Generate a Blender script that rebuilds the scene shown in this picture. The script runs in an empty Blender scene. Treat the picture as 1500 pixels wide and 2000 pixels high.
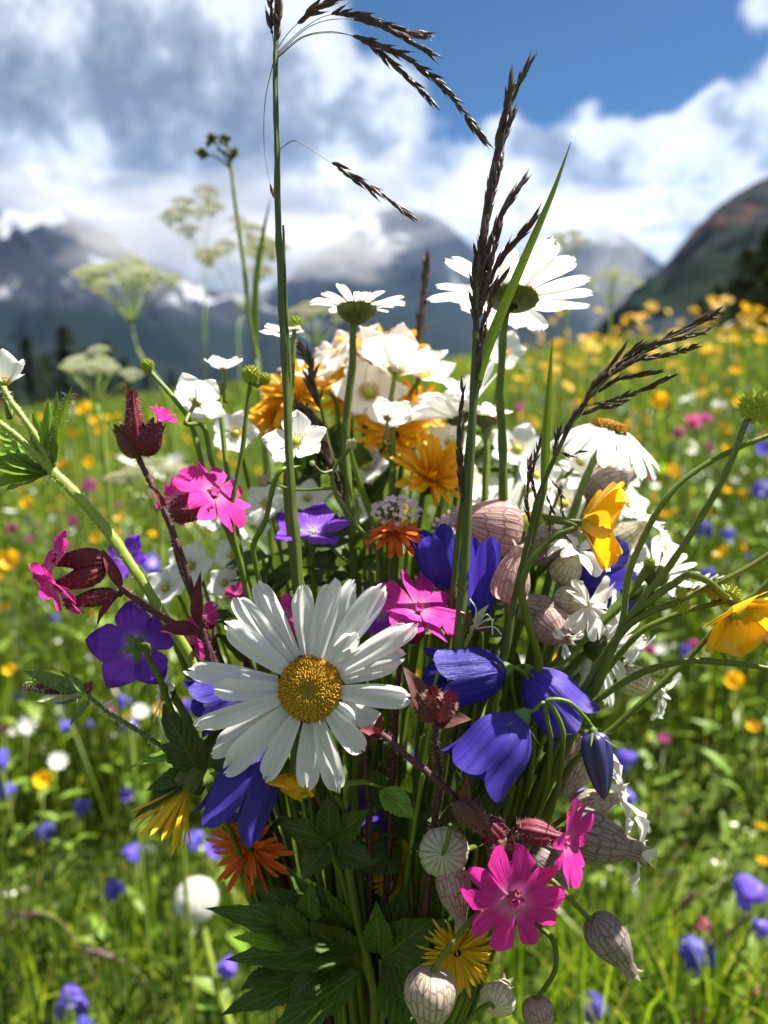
import bpy, math, random
import numpy as np
from mathutils import Vector, Matrix, noise as mnoise
R = math.radians
rng = random.Random(11)
sc = bpy.context.scene
col = sc.collection

# ------------------------------------------------------------------ camera
FPX = 1504.0                      # focal length in photo pixels (photo is 1500 x 2000)
PITCH = R(10.5)
CAM = Vector((0, 0, 0.60))
RIGHT = Vector((1, 0, 0))
FWD = Vector((0, math.cos(PITCH), -math.sin(PITCH)))
UP = Vector((0, math.sin(PITCH), math.cos(PITCH)))
cd = bpy.data.cameras.new('camera')
cam = bpy.data.objects.new('camera', cd); col.objects.link(cam)
cam.location = CAM
cam.rotation_euler = (R(90) - PITCH, 0, 0)
cd.sensor_fit = 'HORIZONTAL'; cd.sensor_width = 36.0; cd.lens = 36.0 * FPX / 1500.0
cd.clip_start = 0.01; cd.clip_end = 60000
cd.dof.use_dof = True; cd.dof.focus_distance = 0.193; cd.dof.aperture_fstop = 14.0
sc.camera = cam

# ------------------------------------------------------------------ sky, sun, exposure
SUN_EL, SUN_AZ = R(59), R(66)      # azimuth measured from +Y (view direction) towards +X
SUNDIR = Vector((math.sin(SUN_AZ) * math.cos(SUN_EL), math.cos(SUN_AZ) * math.cos(SUN_EL), math.sin(SUN_EL)))
sl = bpy.data.lights.new('sun', 'SUN'); sl.energy = 5.0; sl.angle = R(0.53); sl.color = (1.0, 0.95, 0.86)
so = bpy.data.objects.new('sun', sl); col.objects.link(so)
so.rotation_euler = SUNDIR.to_track_quat('Z', 'Y').to_euler()
so.location = (0, 0, 30)
sc.view_settings.view_transform = 'Standard'; sc.view_settings.look = 'None'
sc.view_settings.exposure = 1.95; sc.view_settings.gamma = 1.0; sc.view_settings.use_curve_mapping = False
sc.render.engine = 'CYCLES'
cy = sc.cycles
cy.use_denoising = True
cy.max_bounces = 8; cy.diffuse_bounces = 3; cy.glossy_bounces = 2; cy.transmission_bounces = 5
cy.transparent_max_bounces = 8; cy.volume_bounces = 0
cy.sample_clamp_indirect = 6.0

world = bpy.data.worlds.new('World'); sc.world = world; world.use_nodes = True


class NT:
    """tiny helper for node trees"""
    def __init__(s, tree):
        s.t = tree
    def n(s, typ, **kw):
        nd = s.t.nodes.new(typ)
        for k, v in kw.items():
            if hasattr(nd, k) and k not in nd.inputs.keys():
                setattr(nd, k, v)
        return nd
    def l(s, a, b):
        s.t.links.new(a, b)
    def put(s, sock, v):
        if isinstance(v, bpy.types.NodeSocket):
            s.l(v, sock)
        else:
            sock.default_value = v
    def math(s, op, a, b=None, clamp=False):
        nd = s.t.nodes.new('ShaderNodeMath'); nd.operation = op; nd.use_clamp = clamp
        s.put(nd.inputs[0], a)
        if b is not None: s.put(nd.inputs[1], b)
        return nd.outputs[0]
    def vmath(s, op, a, b=None):
        nd = s.t.nodes.new('ShaderNodeVectorMath'); nd.operation = op
        s.put(nd.inputs[0], a)
        if b is not None: s.put(nd.inputs[1], b)
        return nd.outputs['Value'] if op in ('LENGTH', 'DOT_PRODUCT') else nd.outputs[0]
    def mapr(s, v, a, b, c, d, smooth=False):
        nd = s.t.nodes.new('ShaderNodeMapRange')
        nd.interpolation_type = 'SMOOTHSTEP' if smooth else 'LINEAR'
        s.put(nd.inputs[0], v)
        for i, q in enumerate((a, b, c, d)): nd.inputs[i + 1].default_value = q
        return nd.outputs[0]
    def noise(s, vec, scale, detail=4, rough=.5, dist=0.0, dims='3D'):
        nd = s.t.nodes.new('ShaderNodeTexNoise'); nd.noise_dimensions = dims
        if vec is not None: s.l(vec, nd.inputs['Vector'])
        nd.inputs['Scale'].default_value = scale; nd.inputs['Detail'].default_value = detail
        nd.inputs['Roughness'].default_value = rough; nd.inputs['Distortion'].default_value = dist
        return nd
    def mix(s, fac, a, b, mode='MIX'):
        nd = s.t.nodes.new('ShaderNodeMix'); nd.data_type = 'RGBA'; nd.blend_type = mode
        s.put(nd.inputs[0], fac)
        for i, q in ((6, a), (7, b)):
            if isinstance(q, bpy.types.NodeSocket): s.l(q, nd.inputs[i])
            else: nd.inputs[i].default_value = (*q[:3], 1)
        return nd.outputs[2]


def pix_azel(px, py):
    v = RIGHT * ((px - 750) / FPX) + UP * ((1000 - py) / FPX) + FWD
    v.normalize()
    return math.atan2(v.x, v.y), math.asin(v.z)


def build_world():
    t = NT(world.node_tree); world.node_tree.nodes.clear()
    out = t.n('ShaderNodeOutputWorld'); bg = t.n('ShaderNodeBackground')
    t.l(bg.outputs[0], out.inputs[0])
    sky = t.n('ShaderNodeTexSky'); sky.sky_type = 'NISHITA'; sky.sun_disc = False
    sky.sun_elevation = SUN_EL; sky.sun_rotation = SUN_AZ
    sky.altitude = 1600; sky.air_density = 1.0; sky.dust_density = 0.15; sky.ozone_density = 3.5
    tc = t.n('ShaderNodeTexCoord'); d = tc.outputs['Generated']
    sep = t.n('ShaderNodeSeparateXYZ'); t.l(d, sep.inputs[0])
    az = t.math('ARCTAN2', sep.outputs[0], sep.outputs[1]); el = t.math('ARCSINE', sep.outputs[2])
    comb = t.n('ShaderNodeCombineXYZ'); t.l(az, comb.inputs[0]); t.l(el, comb.inputs[1])
    # ragged edges: push the coordinates about with noise
    wn = t.noise(d, 7.0, 3, .6)
    off = t.vmath('MULTIPLY', t.vmath('SUBTRACT', wn.outputs['Color'], (.5, .5, .5)), (.16, .16, 0))
    p = t.vmath('ADD', comb.outputs[0], off)
    # big shapes of the cumulus banks over the valley: (px, py, rx, ry, strength)
    blobs = [(150, 150, 560, 360, .95), (520, 110, 330, 230, .75), (690, 230, 230, 130, .7), (330, 420, 520, 200, .8),
             (620, 480, 280, 170, .75), (-300, 300, 500, 420, .8), (-500, -300, 600, 420, .5),
             (1020, 340, 260, 130, .8), (1250, 370, 300, 150, .85), (1420, 300, 150, 90, .35), (1000, 520, 420, 170, .7), (1480, 235, 170, 80, .62),
             (1490, 40, 120, 80, .5), (1750, 300, 330, 200, .7), (1800, 0, 300, 180, .5), (1150, 215, 70, 36, .4), (960, 100, 55, 40, .2),
             (1050, 70, 360, 190, -.75), (1250, 150, 260, 110, -.5), (700, 380, 90, 60, -.45), (880, 20, 200, 100, -.35)]
    acc = None
    s = 1 / FPX
    for (px, py, rx, ry, k) in blobs:
        a, e = pix_azel(px, py)
        q = t.vmath('MULTIPLY', t.vmath('SUBTRACT', p, (a, e, 0)), (1 / (rx * s), 1 / (ry * s), 0))
        v = t.mapr(t.vmath('LENGTH', q), 1.0, 0.25, 0.0, k, True)
        acc = v if acc is None else t.math('ADD', acc, v)
    n1 = t.noise(d, 7.5, 5, .6)
    n2 = t.noise(d, 2.3, 3, .5)
    # away from those banks scattered cumulus go on all round
    far = t.mapr(t.math('ABSOLUTE', az), .65, 1.0, 0.0, .42, True)
    dens = t.math('ADD', t.math('ADD', acc, far), t.math('MULTIPLY', t.math('SUBTRACT', n1.outputs[0], .5), 2.3))
    dens = t.math('ADD', dens, t.math('MULTIPLY', t.math('SUBTRACT', n2.outputs[0], .5), .6))
    cover = t.mapr(dens, .05, .70, 0, 1, True)
    # thick parts are grey underneath, rims are bright (the sun stands behind them)
    n3 = t.noise(d, 11.0, 5, .62)
    grey = None
    for (px, py, rx, ry, k) in [(330, 330, 420, 330, .62), (40, 200, 300, 260, .30), (420, 480, 420, 170, .35), (180, 60, 160, 120, .25), (1230, 420, 330, 120, .16), (-500, 250, 500, 500, .5), (1900, 200, 400, 300, .3), (80, 300, 170, 120, -.42), (130, 90, 90, 90, -.3), (-50, 480, 200, 150, .3), (560, 260, 200, 160, .22)]:
        a, e = pix_azel(px, py)
        q = t.vmath('MULTIPLY', t.vmath('SUBTRACT', p, (a, e, 0)), (1 / (rx * s), 1 / (ry * s), 0))
        v = t.mapr(t.vmath('LENGTH', q), 1.0, 0.2, 0.0, k, True)
        grey = v if grey is None else t.math('ADD', grey, v)
    grey = t.math('ADD', grey, t.math('MULTIPLY', far, .6))
    thick = t.math('ADD', grey, t.math('MULTIPLY', t.math('SUBTRACT', n3.outputs[0], .45), 3.2))
    ramp = t.n('ShaderNodeValToRGB'); t.l(t.mapr(thick, -.1, 1.0, 0, 1), ramp.inputs[0])
    cr = ramp.color_ramp
    cr.elements[0].position = 0.0; cr.elements[0].color = (5.6, 5.75, 6.0, 1)
    cr.elements[1].position = 1.0; cr.elements[1].color = (.95, 1.1, 1.38, 1)
    e = cr.elements.new(.36); e.color = (4.5, 4.75, 5.1, 1)
    e = cr.elements.new(.62); e.color = (2.1, 2.35, 2.7, 1)
    hs = t.n('ShaderNodeHueSaturation'); t.l(sky.outputs[0], hs.inputs['Color']); hs.inputs['Saturation'].default_value = 1.65; hs.inputs['Value'].default_value = .30
    c = t.mix(cover, hs.outputs[0], ramp.outputs[0])
    t.l(c, bg.inputs[0]); bg.inputs[1].default_value = 0.05
    world.cycles.sampling_method = 'NONE'

build_world()

# ------------------------------------------------------------------ helpers
def P(px, py, d):
    """photo pixel + depth (m along the view axis) -> world point"""
    return CAM + RIGHT * ((px - 750) / FPX * d) + UP * ((1000 - py) / FPX * d) + FWD * d

def D(r, u, t):
    """direction given as right / up / towards the viewer"""
    v = RIGHT * r + UP * u - FWD * t
    return v.normalized()

def px2m(px, d):
    return px * d / FPX

def ground_z(x, y):
    r2 = math.hypot(x, y)
    z = 0.11 * x + 0.010 * y
    if r2 > 70: z -= (r2 - 70) ** 1.3 * .05 * max(0.0, min(1.0, .6 - x / r2))
    return z + 0.02 * math.sin(x * 1.7 + 1) * math.sin(y * 1.3)


class MB:
    def __init__(s):
        s.v, s.f, s.uv = [], [], []
    def add(s, verts, faces, uvs=None):
        o = len(s.v)
        s.v += [tuple(q) for q in verts]
        s.f += [tuple(i + o for i in f) for f in faces]
        s.uv += list(uvs) if uvs else [(0, 0)] * len(verts)
        return s
    def grid(s, pts, uvs=None):
        """pts[row][col]"""
        nu, nv = len(pts), len(pts[0])
        vs = [q for r in pts for q in r]
        fs = [(i * nv + j, i * nv + j + 1, (i + 1) * nv + j + 1, (i + 1) * nv + j) for i in range(nu - 1) for j in range(nv - 1)]
        if uvs is None:
            uvs = [(i / (nu - 1), j / (nv - 1)) for i in range(nu) for j in range(nv)]
        return s.add(vs, fs, uvs)
    def tube(s, pts, radii, sides=7, cap=True):
        n = len(pts)
        rows = []
        prev = None
        for i, q in enumerate(pts):
            a = pts[max(0, i - 1)]; b = pts[min(n - 1, i + 1)]
            t = (b - a)
            t = t.normalized() if t.length > 1e-9 else Vector((0, 0, 1))
            if prev is None:
                h = Vector((0, 0, 1)) if abs(t.z) < .9 else Vector((1, 0, 0))
                x = t.cross(h).normalized()
            else:
                x = (prev - t * prev.dot(t)).normalized()
            prev = x
            y = t.cross(x)
            r = radii[i]
            rows.append([q + (x * math.cos(2 * math.pi * k / sides) + y * math.sin(2 * math.pi * k / sides)) * r for k in range(sides + 1)])
        s.grid(rows)
        if cap:
            o = len(s.v)
            s.add([pts[-1]], [], [(1, .5)])
            b = o - (sides + 1)
            s.f += [(b + k, b + k + 1, o) for k in range(sides)]
        return s
    def lathe(s, prof, sides=16, rib=None):
        """prof: list of (r, z) ; rib(phi, u)->radius factor"""
        rows = []
        for i, (r, z) in enumerate(prof):
            u = i / (len(prof) - 1)
            row = []
            for k in range(sides + 1):
                ph = 2 * math.pi * k / sides
                f = rib(ph, u) if rib else 1
                row.append((r * f * math.cos(ph), r * f * math.sin(ph), z))
            rows.append(row)
        return s.grid(rows)
    def mesh(s, name, smooth=True):
        me = bpy.data.meshes.new(name)
        me.from_pydata(s.v, [], s.f)
        uvl = me.uv_layers.new(name='UVMap')
        li = np.empty(len(me.loops), np.int32); me.loops.foreach_get('vertex_index', li)
        uvl.data.foreach_set('uv', np.asarray(s.uv, np.float32)[li].ravel())
        if smooth: me.polygons.foreach_set('use_smooth', np.ones(len(me.polygons), bool))
        me.update()
        return me

WM = {}
def thing(name, label, cat, base, group=None):
    o = bpy.data.objects.new(name, None); col.objects.link(o)
    o.location = base; o.empty_display_size = .02
    o['label'] = label; o['category'] = cat
    if group: o['group'] = group
    WM[o] = Matrix.Translation(base)
    return o

def part(parent, name, me, mat, M=None, kind=None, label=None):
    """me is in world coordinates if M is None, else in the frame M"""
    if isinstance(me, MB): me = me.mesh(name)
    o = bpy.data.objects.new(name, me); col.objects.link(o)
    if mat is not None and not me.materials: me.materials.append(mat)
    M = M or Matrix.Identity(4)
    WM[o] = M.copy()
    o.parent = parent
    o.matrix_basis = WM[parent].inverted() @ M
    if kind: o['kind'] = kind
    if label: o['label'] = label
    return o

def solo(name, me, mat, label=None, cat=None, kind=None, group=None, M=None):
    if isinstance(me, MB): me = me.mesh(name)
    o = bpy.data.objects.new(name, me); col.objects.link(o)
    if mat is not None and not me.materials: me.materials.append(mat)
    if M is not None: o.matrix_basis = M
    WM[o] = M.copy() if M is not None else Matrix.Identity(4)
    if label: o['label'] = label
    if cat: o['category'] = cat
    if kind: o['kind'] = kind
    if group: o['group'] = group
    return o

def frame(C, n, roll=0.0):
    n = n.normalized()
    h = UP if abs(n.dot(UP)) < .93 else -FWD
    y = (h - n * h.dot(n)).normalized()
    x = y.cross(n)
    m = Matrix((x, y, n)).transposed().to_4x4()
    m.translation = C
    return m @ Matrix.Rotation(roll, 4, 'Z')

def spline(pts, per=6):
    pts = [Vector(q) for q in pts]
    if len(pts) == 2: return [pts[0].lerp(pts[1], i / per) for i in range(per + 1)]
    ext = [pts[0] * 2 - pts[1]] + pts + [pts[-1] * 2 - pts[-2]]
    out = []
    for i in range(1, len(ext) - 2):
        p0, p1, p2, p3 = ext[i - 1:i + 3]
        a, b, c = (p1 - p0).length + 1e-9, (p2 - p1).length + 1e-9, (p3 - p2).length + 1e-9
        m1, m2 = (p2 - p0) * (b / (a + b)), (p3 - p1) * (b / (b + c))      # tangents by spacing: no loops where spacing jumps
        for k in range(per):
            t = k / per
            out.append(p1 * (2 * t ** 3 - 3 * t * t + 1) + m1 * (t ** 3 - 2 * t * t + t) + p2 * (3 * t * t - 2 * t ** 3) + m2 * (t ** 3 - t * t))
    out.append(pts[-1])
    return out

def lerp(a, b, t): return a + (b - a) * t

# ------------------------------------------------------------------ materials
def lin(r, g, b):
    f = lambda c: ((c / 255 + .055) / 1.055) ** 2.4 if c > 10 else c / 255 / 12.92
    return (f(r), f(g), f(b))

def new_mat(name):
    m = bpy.data.materials.new(name); m.use_nodes = True
    m.node_tree.nodes.clear()
    t = NT(m.node_tree)
    out = t.n('ShaderNodeOutputMaterial')
    return m, t, out

def plant_mat(name, c1, c2, trans=.35, rough=.5, spec=.3, streak=(3, 26), bump=.15, tcol=None, base_tint=None, tip_tint=None, objvar=.0, scale=None, sheen=0, veins=False):
    """thin plant tissue: streaks run along the UV u axis; light passes through"""
    m, t, out = new_mat(name)
    tc = t.n('ShaderNodeTexCoord'); uv = tc.outputs['UV']
    sv = t.vmath('MULTIPLY', uv, (streak[0], streak[1], 1))
    oi = t.n('ShaderNodeObjectInfo')
    sv = t.vmath('ADD', sv, t.vmath('MULTIPLY', (1, 1, 1), (0, 0, 0))) if False else sv
    cmb = t.n('ShaderNodeCombineXYZ')
    r10 = t.math('MULTIPLY', oi.outputs['Random'], 37.0)
    for i in range(3): t.l(r10, cmb.inputs[i])
    sv = t.vmath('ADD', sv, cmb.outputs[0])
    nz = t.noise(sv, 1.0, 4, .6)
    c = t.mix(t.mapr(nz.outputs[0], .3, .7, 0, 1), c1, c2)
    sep = t.n('ShaderNodeSeparateXYZ'); t.l(uv, sep.inputs[0])
    if base_tint: c = t.mix(t.mapr(sep.outputs[0], 0.0, base_tint[1], base_tint[2], 0, True), c, base_tint[0])
    if tip_tint: c = t.mix(t.mapr(sep.outputs[0], tip_tint[1], 1.0, 0, tip_tint[2], True), c, tip_tint[0])
    if veins:      # midrib and side veins of a leaf
        sideways = t.math('ABSOLUTE', t.math('SUBTRACT', sep.outputs[1], .5))
        fr = t.math('FRACT', t.math('SUBTRACT', t.math('MULTIPLY', sep.outputs[0], 8.0), t.math('MULTIPLY', sideways, 5.0)))
        vein = t.math('MAXIMUM', t.mapr(t.math('ABSOLUTE', t.math('SUBTRACT', fr, .5)), .02, .10, 1, 0, True), t.mapr(sideways, .01, .035, 1, 0, True))
        c = t.mix(t.math('MULTIPLY', vein, .55), c, tuple(min(1, q * 2.2) for q in c1))
    if objvar:
        hsv = t.n('ShaderNodeHueSaturation'); t.l(c, hsv.inputs['Color'])
        t.l(t.mapr(oi.outputs['Random'], 0, 1, 1 - objvar, 1 + objvar), hsv.inputs['Value'])
        t.l(t.mapr(oi.outputs['Random'], 0, 1, .5 - objvar * .05, .5 + objvar * .05), hsv.inputs['Hue'])
        c = hsv.outputs[0]
    b = t.n('ShaderNodeBsdfPrincipled'); t.l(c, b.inputs['Base Color'])
    b.inputs['Roughness'].default_value = rough; b.inputs['Specular IOR Level'].default_value = spec
    if sheen: b.inputs['Sheen Weight'].default_value = sheen
    if bump:
        bp = t.n('ShaderNodeBump'); bp.inputs['Strength'].default_value = bump; bp.inputs['Distance'].default_value = .0006
        t.l(nz.outputs[0], bp.inputs['Height']); t.l(bp.outputs[0], b.inputs['Normal'])
    if trans > 0:
        tr = t.n('ShaderNodeBsdfTranslucent')
        if tcol: t.l(t.mix(1.0, c, tcol, 'MULTIPLY'), tr.inputs[0])
        else: t.l(c, tr.inputs[0])
        mx = t.n('ShaderNodeMixShader'); mx.inputs[0].default_value = trans
        t.l(b.outputs[0], mx.inputs[1]); t.l(tr.outputs[0], mx.inputs[2]); t.l(mx.outputs[0], out.inputs[0])
    else:
        t.l(b.outputs[0], out.inputs[0])
    return m

M_ = {}
M_['daisy'] = plant_mat('daisy_petal', (.84, .83, .80), (.74, .745, .73), .50, .45, .35, (1.2, 16), .6, base_tint=((.72, .74, .52), .16, .7))
M_['white'] = plant_mat('white_petal', (.84, .84, .80), (.76, .77, .72), .5, .5, .3, (2, 16), .25, base_tint=((.70, .74, .40), .22, .8))
M_['cream'] = plant_mat('cream_petal', (.84, .83, .77), (.78, .76, .68), .45, .5, .3, (2, 16), .25, tip_tint=((.74, .58, .66), .7, .35))
M_['frill'] = plant_mat('frill_petal', (.80, .78, .72), (.70, .66, .62), .4, .5, .3, (2, 12), .25)
M_['pink'] = plant_mat('pink_petal', (.92, .060, .48), (.68, .016, .27), .5, .55, .25, (1.2, 26), .8, tcol=(1, .9, 1.0), base_tint=((.86, .42, .62), .42, .75), objvar=.08)
M_['pinkpale'] = plant_mat('pale_pink_petal', (.80, .12, .46), (.72, .07, .38), .45, .5, .3, (1.5, 18), .2, base_tint=((.85, .5, .62), .3, .7), objvar=.1)
M_['violet'] = plant_mat('violet_bell', (.078, .050, .42), (.038, .023, .26), .46, .45, .35, (1.3, 22), .9, tcol=(1.1, 1.0, 1.2), objvar=.15, base_tint=((.06, .05, .30), .4, .5))
M_['indigo'] = plant_mat('indigo_bud', (.030, .026, .13), (.018, .016, .08), .1, .35, .5, (2, 10), .3)
M_['purple'] = plant_mat('purple_petal', (.24, .055, .62), (.15, .022, .46), .5, .45, .35, (1.2, 24), .5, base_tint=((.55, .42, .75), .35, .7), objvar=.1)
M_['yellow'] = plant_mat('yellow_petal', (.86, .54, .010), (.80, .44, .008), .40, .22, .6, (2, 10), .2, objvar=.06)
M_['ray'] = plant_mat('golden_ray', (.88, .50, .012), (.84, .38, .008), .40, .5, .3, (2, 8), .2, objvar=.12)
M_['lemon'] = plant_mat('lemon_ray', (.78, .52, .020), (.70, .42, .015), .40, .5, .3, (2, 8), .2, objvar=.12)
M_['orange'] = plant_mat('orange_ray', (.72, .16, .008), (.56, .09, .006), .36, .5, .3, (2, 8), .2, objvar=.15)
M_['disc'] = plant_mat('disc_floret', (.62, .33, .012), (.40, .20, .012), .2, .55, .2, (6, 6), .2, base_tint=((.30, .24, .02), .55, .8))
M_['disccore'] = plant_mat('disc_core', (.22, .13, .010), (.16, .11, .012), 0, .7, .2, (6, 6), .2)
M_['stem'] = plant_mat('stem_green', (.135, .185, .018), (.085, .130, .012), .26, .45, .4, (30, 3), .2, objvar=.2)
M_['stemlight'] = plant_mat('stem_light', (.32, .40, .060), (.23, .32, .045), .28, .45, .4, (30, 3), .2)
M_['stemdark'] = plant_mat('stem_grass', (.085, .115, .014), (.055, .080, .010), .18, .42, .4, (40, 3), .2)
M_['stemred'] = plant_mat('stem_red', (.085, .028, .036), (.055, .020, .024), .06, .6, .25, (30, 3), .2)
M_['calyx'] = plant_mat('red_calyx', (.17, .016, .032), (.085, .014, .018), .15, .55, .3, (1.2, 10), .4, objvar=.15)
M_['calyxbrown'] = plant_mat('brown_calyx', (.13, .040, .030), (.075, .030, .022), .15, .6, .3, (1.2, 10), .4, objvar=.15)
M_['involucre'] = plant_mat('involucre', (.10, .115, .020), (.045, .055, .012), .05, .6, .3, (3, 20), .4)
M_['sepal'] = plant_mat('green_sepal', (.13, .22, .05), (.09, .16, .03), .3, .5, .3, (2, 8), .2)
M_['seedhead'] = plant_mat('seedhead', (.40, .44, .045), (.28, .36, .04), .25, .5, .3, (3, 3), .2)
M_['budpale'] = plant_mat('pale_bud', (.50, .50, .28), (.38, .38, .22), .3, .5, .3, (3, 3), .2)
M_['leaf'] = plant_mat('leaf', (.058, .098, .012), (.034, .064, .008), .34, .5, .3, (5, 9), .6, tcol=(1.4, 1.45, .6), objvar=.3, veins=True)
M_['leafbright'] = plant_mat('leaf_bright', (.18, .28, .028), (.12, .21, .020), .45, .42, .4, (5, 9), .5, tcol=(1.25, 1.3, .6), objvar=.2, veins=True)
M_['blade'] = plant_mat('grass_blade', (.14, .20, .016), (.095, .145, .012), .42, .4, .4, (1, 14), .4, tcol=(1.3, 1.4, .6))
M_['spike'] = plant_mat('spikelet', (.115, .058, .050), (.060, .034, .026), .34, .42, .45, (2, 5), .3, tip_tint=((.26, .20, .16), .7, .6), objvar=.35)
M_['spikegrey'] = plant_mat('grey_spikelet', (.16, .13, .14), (.10, .08, .09), .25, .5, .4, (2, 5), .3, objvar=.3)
M_['branch'] = plant_mat('panicle_branch', (.20, .18, .08), (.12, .10, .05), .1, .5, .3, (10, 2), .2)
M_['valerian'] = plant_mat('valerian_floret', (.70, .52, .60), (.60, .42, .52), .35, .5, .3, (2, 4), .1, objvar=.15)
M_['hair'] = plant_mat('hair', (.62, .45, .42), (.48, .32, .30), .5, .5, .3, (1, 1), 0)
M_['hairw'] = plant_mat('hair_white', (.75, .78, .66), (.65, .68, .55), .5, .5, .3, (1, 1), 0)
M_['fluff'] = plant_mat('seed_fluff', (.80, .79, .72), (.72, .70, .62), .5, .6, .2, (1, 1), 0)
M_['straw'] = plant_mat('straw', (.46, .38, .22), (.36, .28, .15), .3, .6, .2, (3, 3), .2)

def bladder_mat(name, pale, vein, rows=24, width=.12):
    m, t, out = new_mat(name)
    tc = t.n('ShaderNodeTexCoord'); uv = tc.outputs['UV']
    q = t.vmath('MULTIPLY', uv, (4.5, rows, 1))
    wob = t.noise(q, .7, 3, .5)
    q2 = t.vmath('ADD', q, t.vmath('MULTIPLY', t.vmath('SUBTRACT', wob.outputs['Color'], (.5, .5, .5)), (.5, .5, 0)))
    vo = t.n('ShaderNodeTexVoronoi'); vo.voronoi_dimensions = '2D'; vo.feature = 'DISTANCE_TO_EDGE'
    t.l(q2, vo.inputs['Vector']); vo.inputs['Scale'].default_value = 1.0; vo.inputs['Randomness'].default_value = .55
    sep = t.n('ShaderNodeSeparateXYZ'); t.l(q2, sep.inputs[0])
    tri = t.math('ABSOLUTE', t.math('SUBTRACT', t.math('FRACT', sep.outputs[1]), .5))
    line = t.math('MAXIMUM', t.mapr(vo.outputs[0], .02, width, 1, 0, True), t.mapr(tri, .04, .20, 1, 0, True))
    n = t.noise(uv, 5, 3, .5)
    line = t.math('MULTIPLY', line, t.mapr(n.outputs[0], .3, .65, .35, .9))
    c = t.mix(line, pale, vein)
    b = t.n('ShaderNodeBsdfPrincipled'); t.l(c, b.inputs['Base Color']); b.inputs['Roughness'].default_value = .5
    b.inputs['Specular IOR Level'].default_value = .35
    bp = t.n('ShaderNodeBump'); bp.inputs['Strength'].default_value = .35; bp.inputs['Distance'].default_value = .0005
    t.l(line, bp.inputs['Height']); t.l(bp.outputs[0], b.inputs['Normal'])
    tr = t.n('ShaderNodeBsdfTranslucent'); t.l(c, tr.inputs[0])
    mx = t.n('ShaderNodeMixShader'); mx.inputs[0].default_value = .5
    t.l(b.outputs[0], mx.inputs[1]); t.l(tr.outputs[0], mx.inputs[2]); t.l(mx.outputs[0], out.inputs[0])
    return m
M_['bladder'] = bladder_mat('bladder_calyx', (.52, .46, .36), (.17, .085, .085))
M_['bladderpink'] = bladder_mat('bladder_calyx_pink', (.56, .42, .38), (.24, .060, .075))
M_['bladdergrey'] = bladder_mat('bladder_calyx_grey', (.36, .30, .27), (.13, .085, .08), 18)
M_['bladderpale'] = bladder_mat('bladder_calyx_pale', (.62, .60, .44), (.30, .22, .14), 18)
# ------------------------------------------------------------------ the setting: ground, hills, trees, haze
def ground_material():
    m, t, out = new_mat('meadow_soil')
    tc = t.n('ShaderNodeTexCoord'); p = tc.outputs['Object']
    n1 = t.noise(p, 3.0, 6, .65); n2 = t.noise(p, .08, 4, .6)
    c = t.mix(t.mapr(n1.outputs[0], .35, .65, 0, 1), (.030, .048, .010), (.065, .10, .018))
    c = t.mix(t.mapr(n2.outputs[0], .4, .65, 0, .7), c, (.095, .115, .028))
    b = t.n('ShaderNodeBsdfPrincipled'); t.l(c, b.inputs['Base Color']); b.inputs['Roughness'].default_value = .95; b.inputs['Specular IOR Level'].default_value = .05
    bp = t.n('ShaderNodeBump'); bp.inputs['Distance'].default_value = .04; t.l(n1.outputs[0], bp.inputs['Height']); t.l(bp.outputs[0], b.inputs['Normal'])
    t.l(b.outputs[0], out.inputs[0])
    return m

def build_ground():
    rad = [0.0, .3, .6, 1, 1.5, 2.2, 3, 4, 5.5, 7.5, 10, 14, 20, 28, 40, 55, 70, 90, 120, 170, 260, 420, 700, 1200, 2500, 5000, 9000]
    nseg = 72
    vs = [(0, 0, ground_z(0, 0))]; fs = []
    for r in rad[1:]:
        for k in range(nseg):
            a = 2 * math.pi * k / nseg
            x, y = r * math.sin(a), r * math.cos(a)
            z = ground_z(x, y)
            vs.append((x, y, max(z, -420.0) if r > 100 else z))
    for k in range(nseg): fs.append((0, 1 + (k + 1) % nseg, 1 + k))
    for i in range(len(rad) - 2):
        a = 1 + i * nseg; b = a + nseg
        for k in range(nseg):
            k2 = (k + 1) % nseg
            fs.append((a + k, a + k2, b + k2, b + k))
    solo('ground', MB().add(vs, fs), ground_material(), kind='structure', label='meadow ground rising gently to one side')
build_ground()

def grass_material():
    m, t, out = new_mat('meadow_grass')
    g = t.n('ShaderNodeNewGeometry'); tc = t.n('ShaderNodeTexCoord')
    r = t.n('ShaderNodeValToRGB'); t.l(g.outputs['Random Per Island'], r.inputs[0])
    cr = r.color_ramp
    cr.elements[0].position = 0; cr.elements[0].color = (.014, .034, .004, 1)
    cr.elements[1].position = 1; cr.elements[1].color = (.26, .22, .09, 1)
    for q, c in ((.32, (.030, .072, .006)), (.60, (.100, .165, .010)), (.80, (.185, .250, .015)), (.91, (.30, .36, .026)), (.96, (.22, .21, .05))):
        e = cr.elements.new(q); e.color = (*c, 1)
    c = r.outputs[0]
    b = t.n('ShaderNodeBsdfPrincipled'); t.l(c, b.inputs['Base Color']); b.inputs['Roughness'].default_value = .28
    b.inputs['Specular IOR Level'].default_value = .5
    tr = t.n('ShaderNodeBsdfTranslucent'); t.l(t.mix(1.0, c, (1.25, 1.35, .6), 'MULTIPLY'), tr.inputs[0])
    mx = t.n('ShaderNodeMixShader'); mx.inputs[0].default_value = .60
    t.l(b.outputs[0], mx.inputs[1]); t.l(tr.outputs[0], mx.inputs[2]); t.l(mx.outputs[0], out.inputs[0])
    return m

def gz_np(x, y):
    r2 = np.hypot(x, y)
    z = .11 * x + .010 * y
    f = np.clip(.6 - x / np.maximum(r2, 1e-3), 0, 1)
    z = z - np.where(r2 > 70, np.maximum(r2 - 70, 0) ** 1.3 * .05 * f, 0)
    return z + .02 * np.sin(x * 1.7 + 1) * np.sin(y * 1.3)

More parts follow.
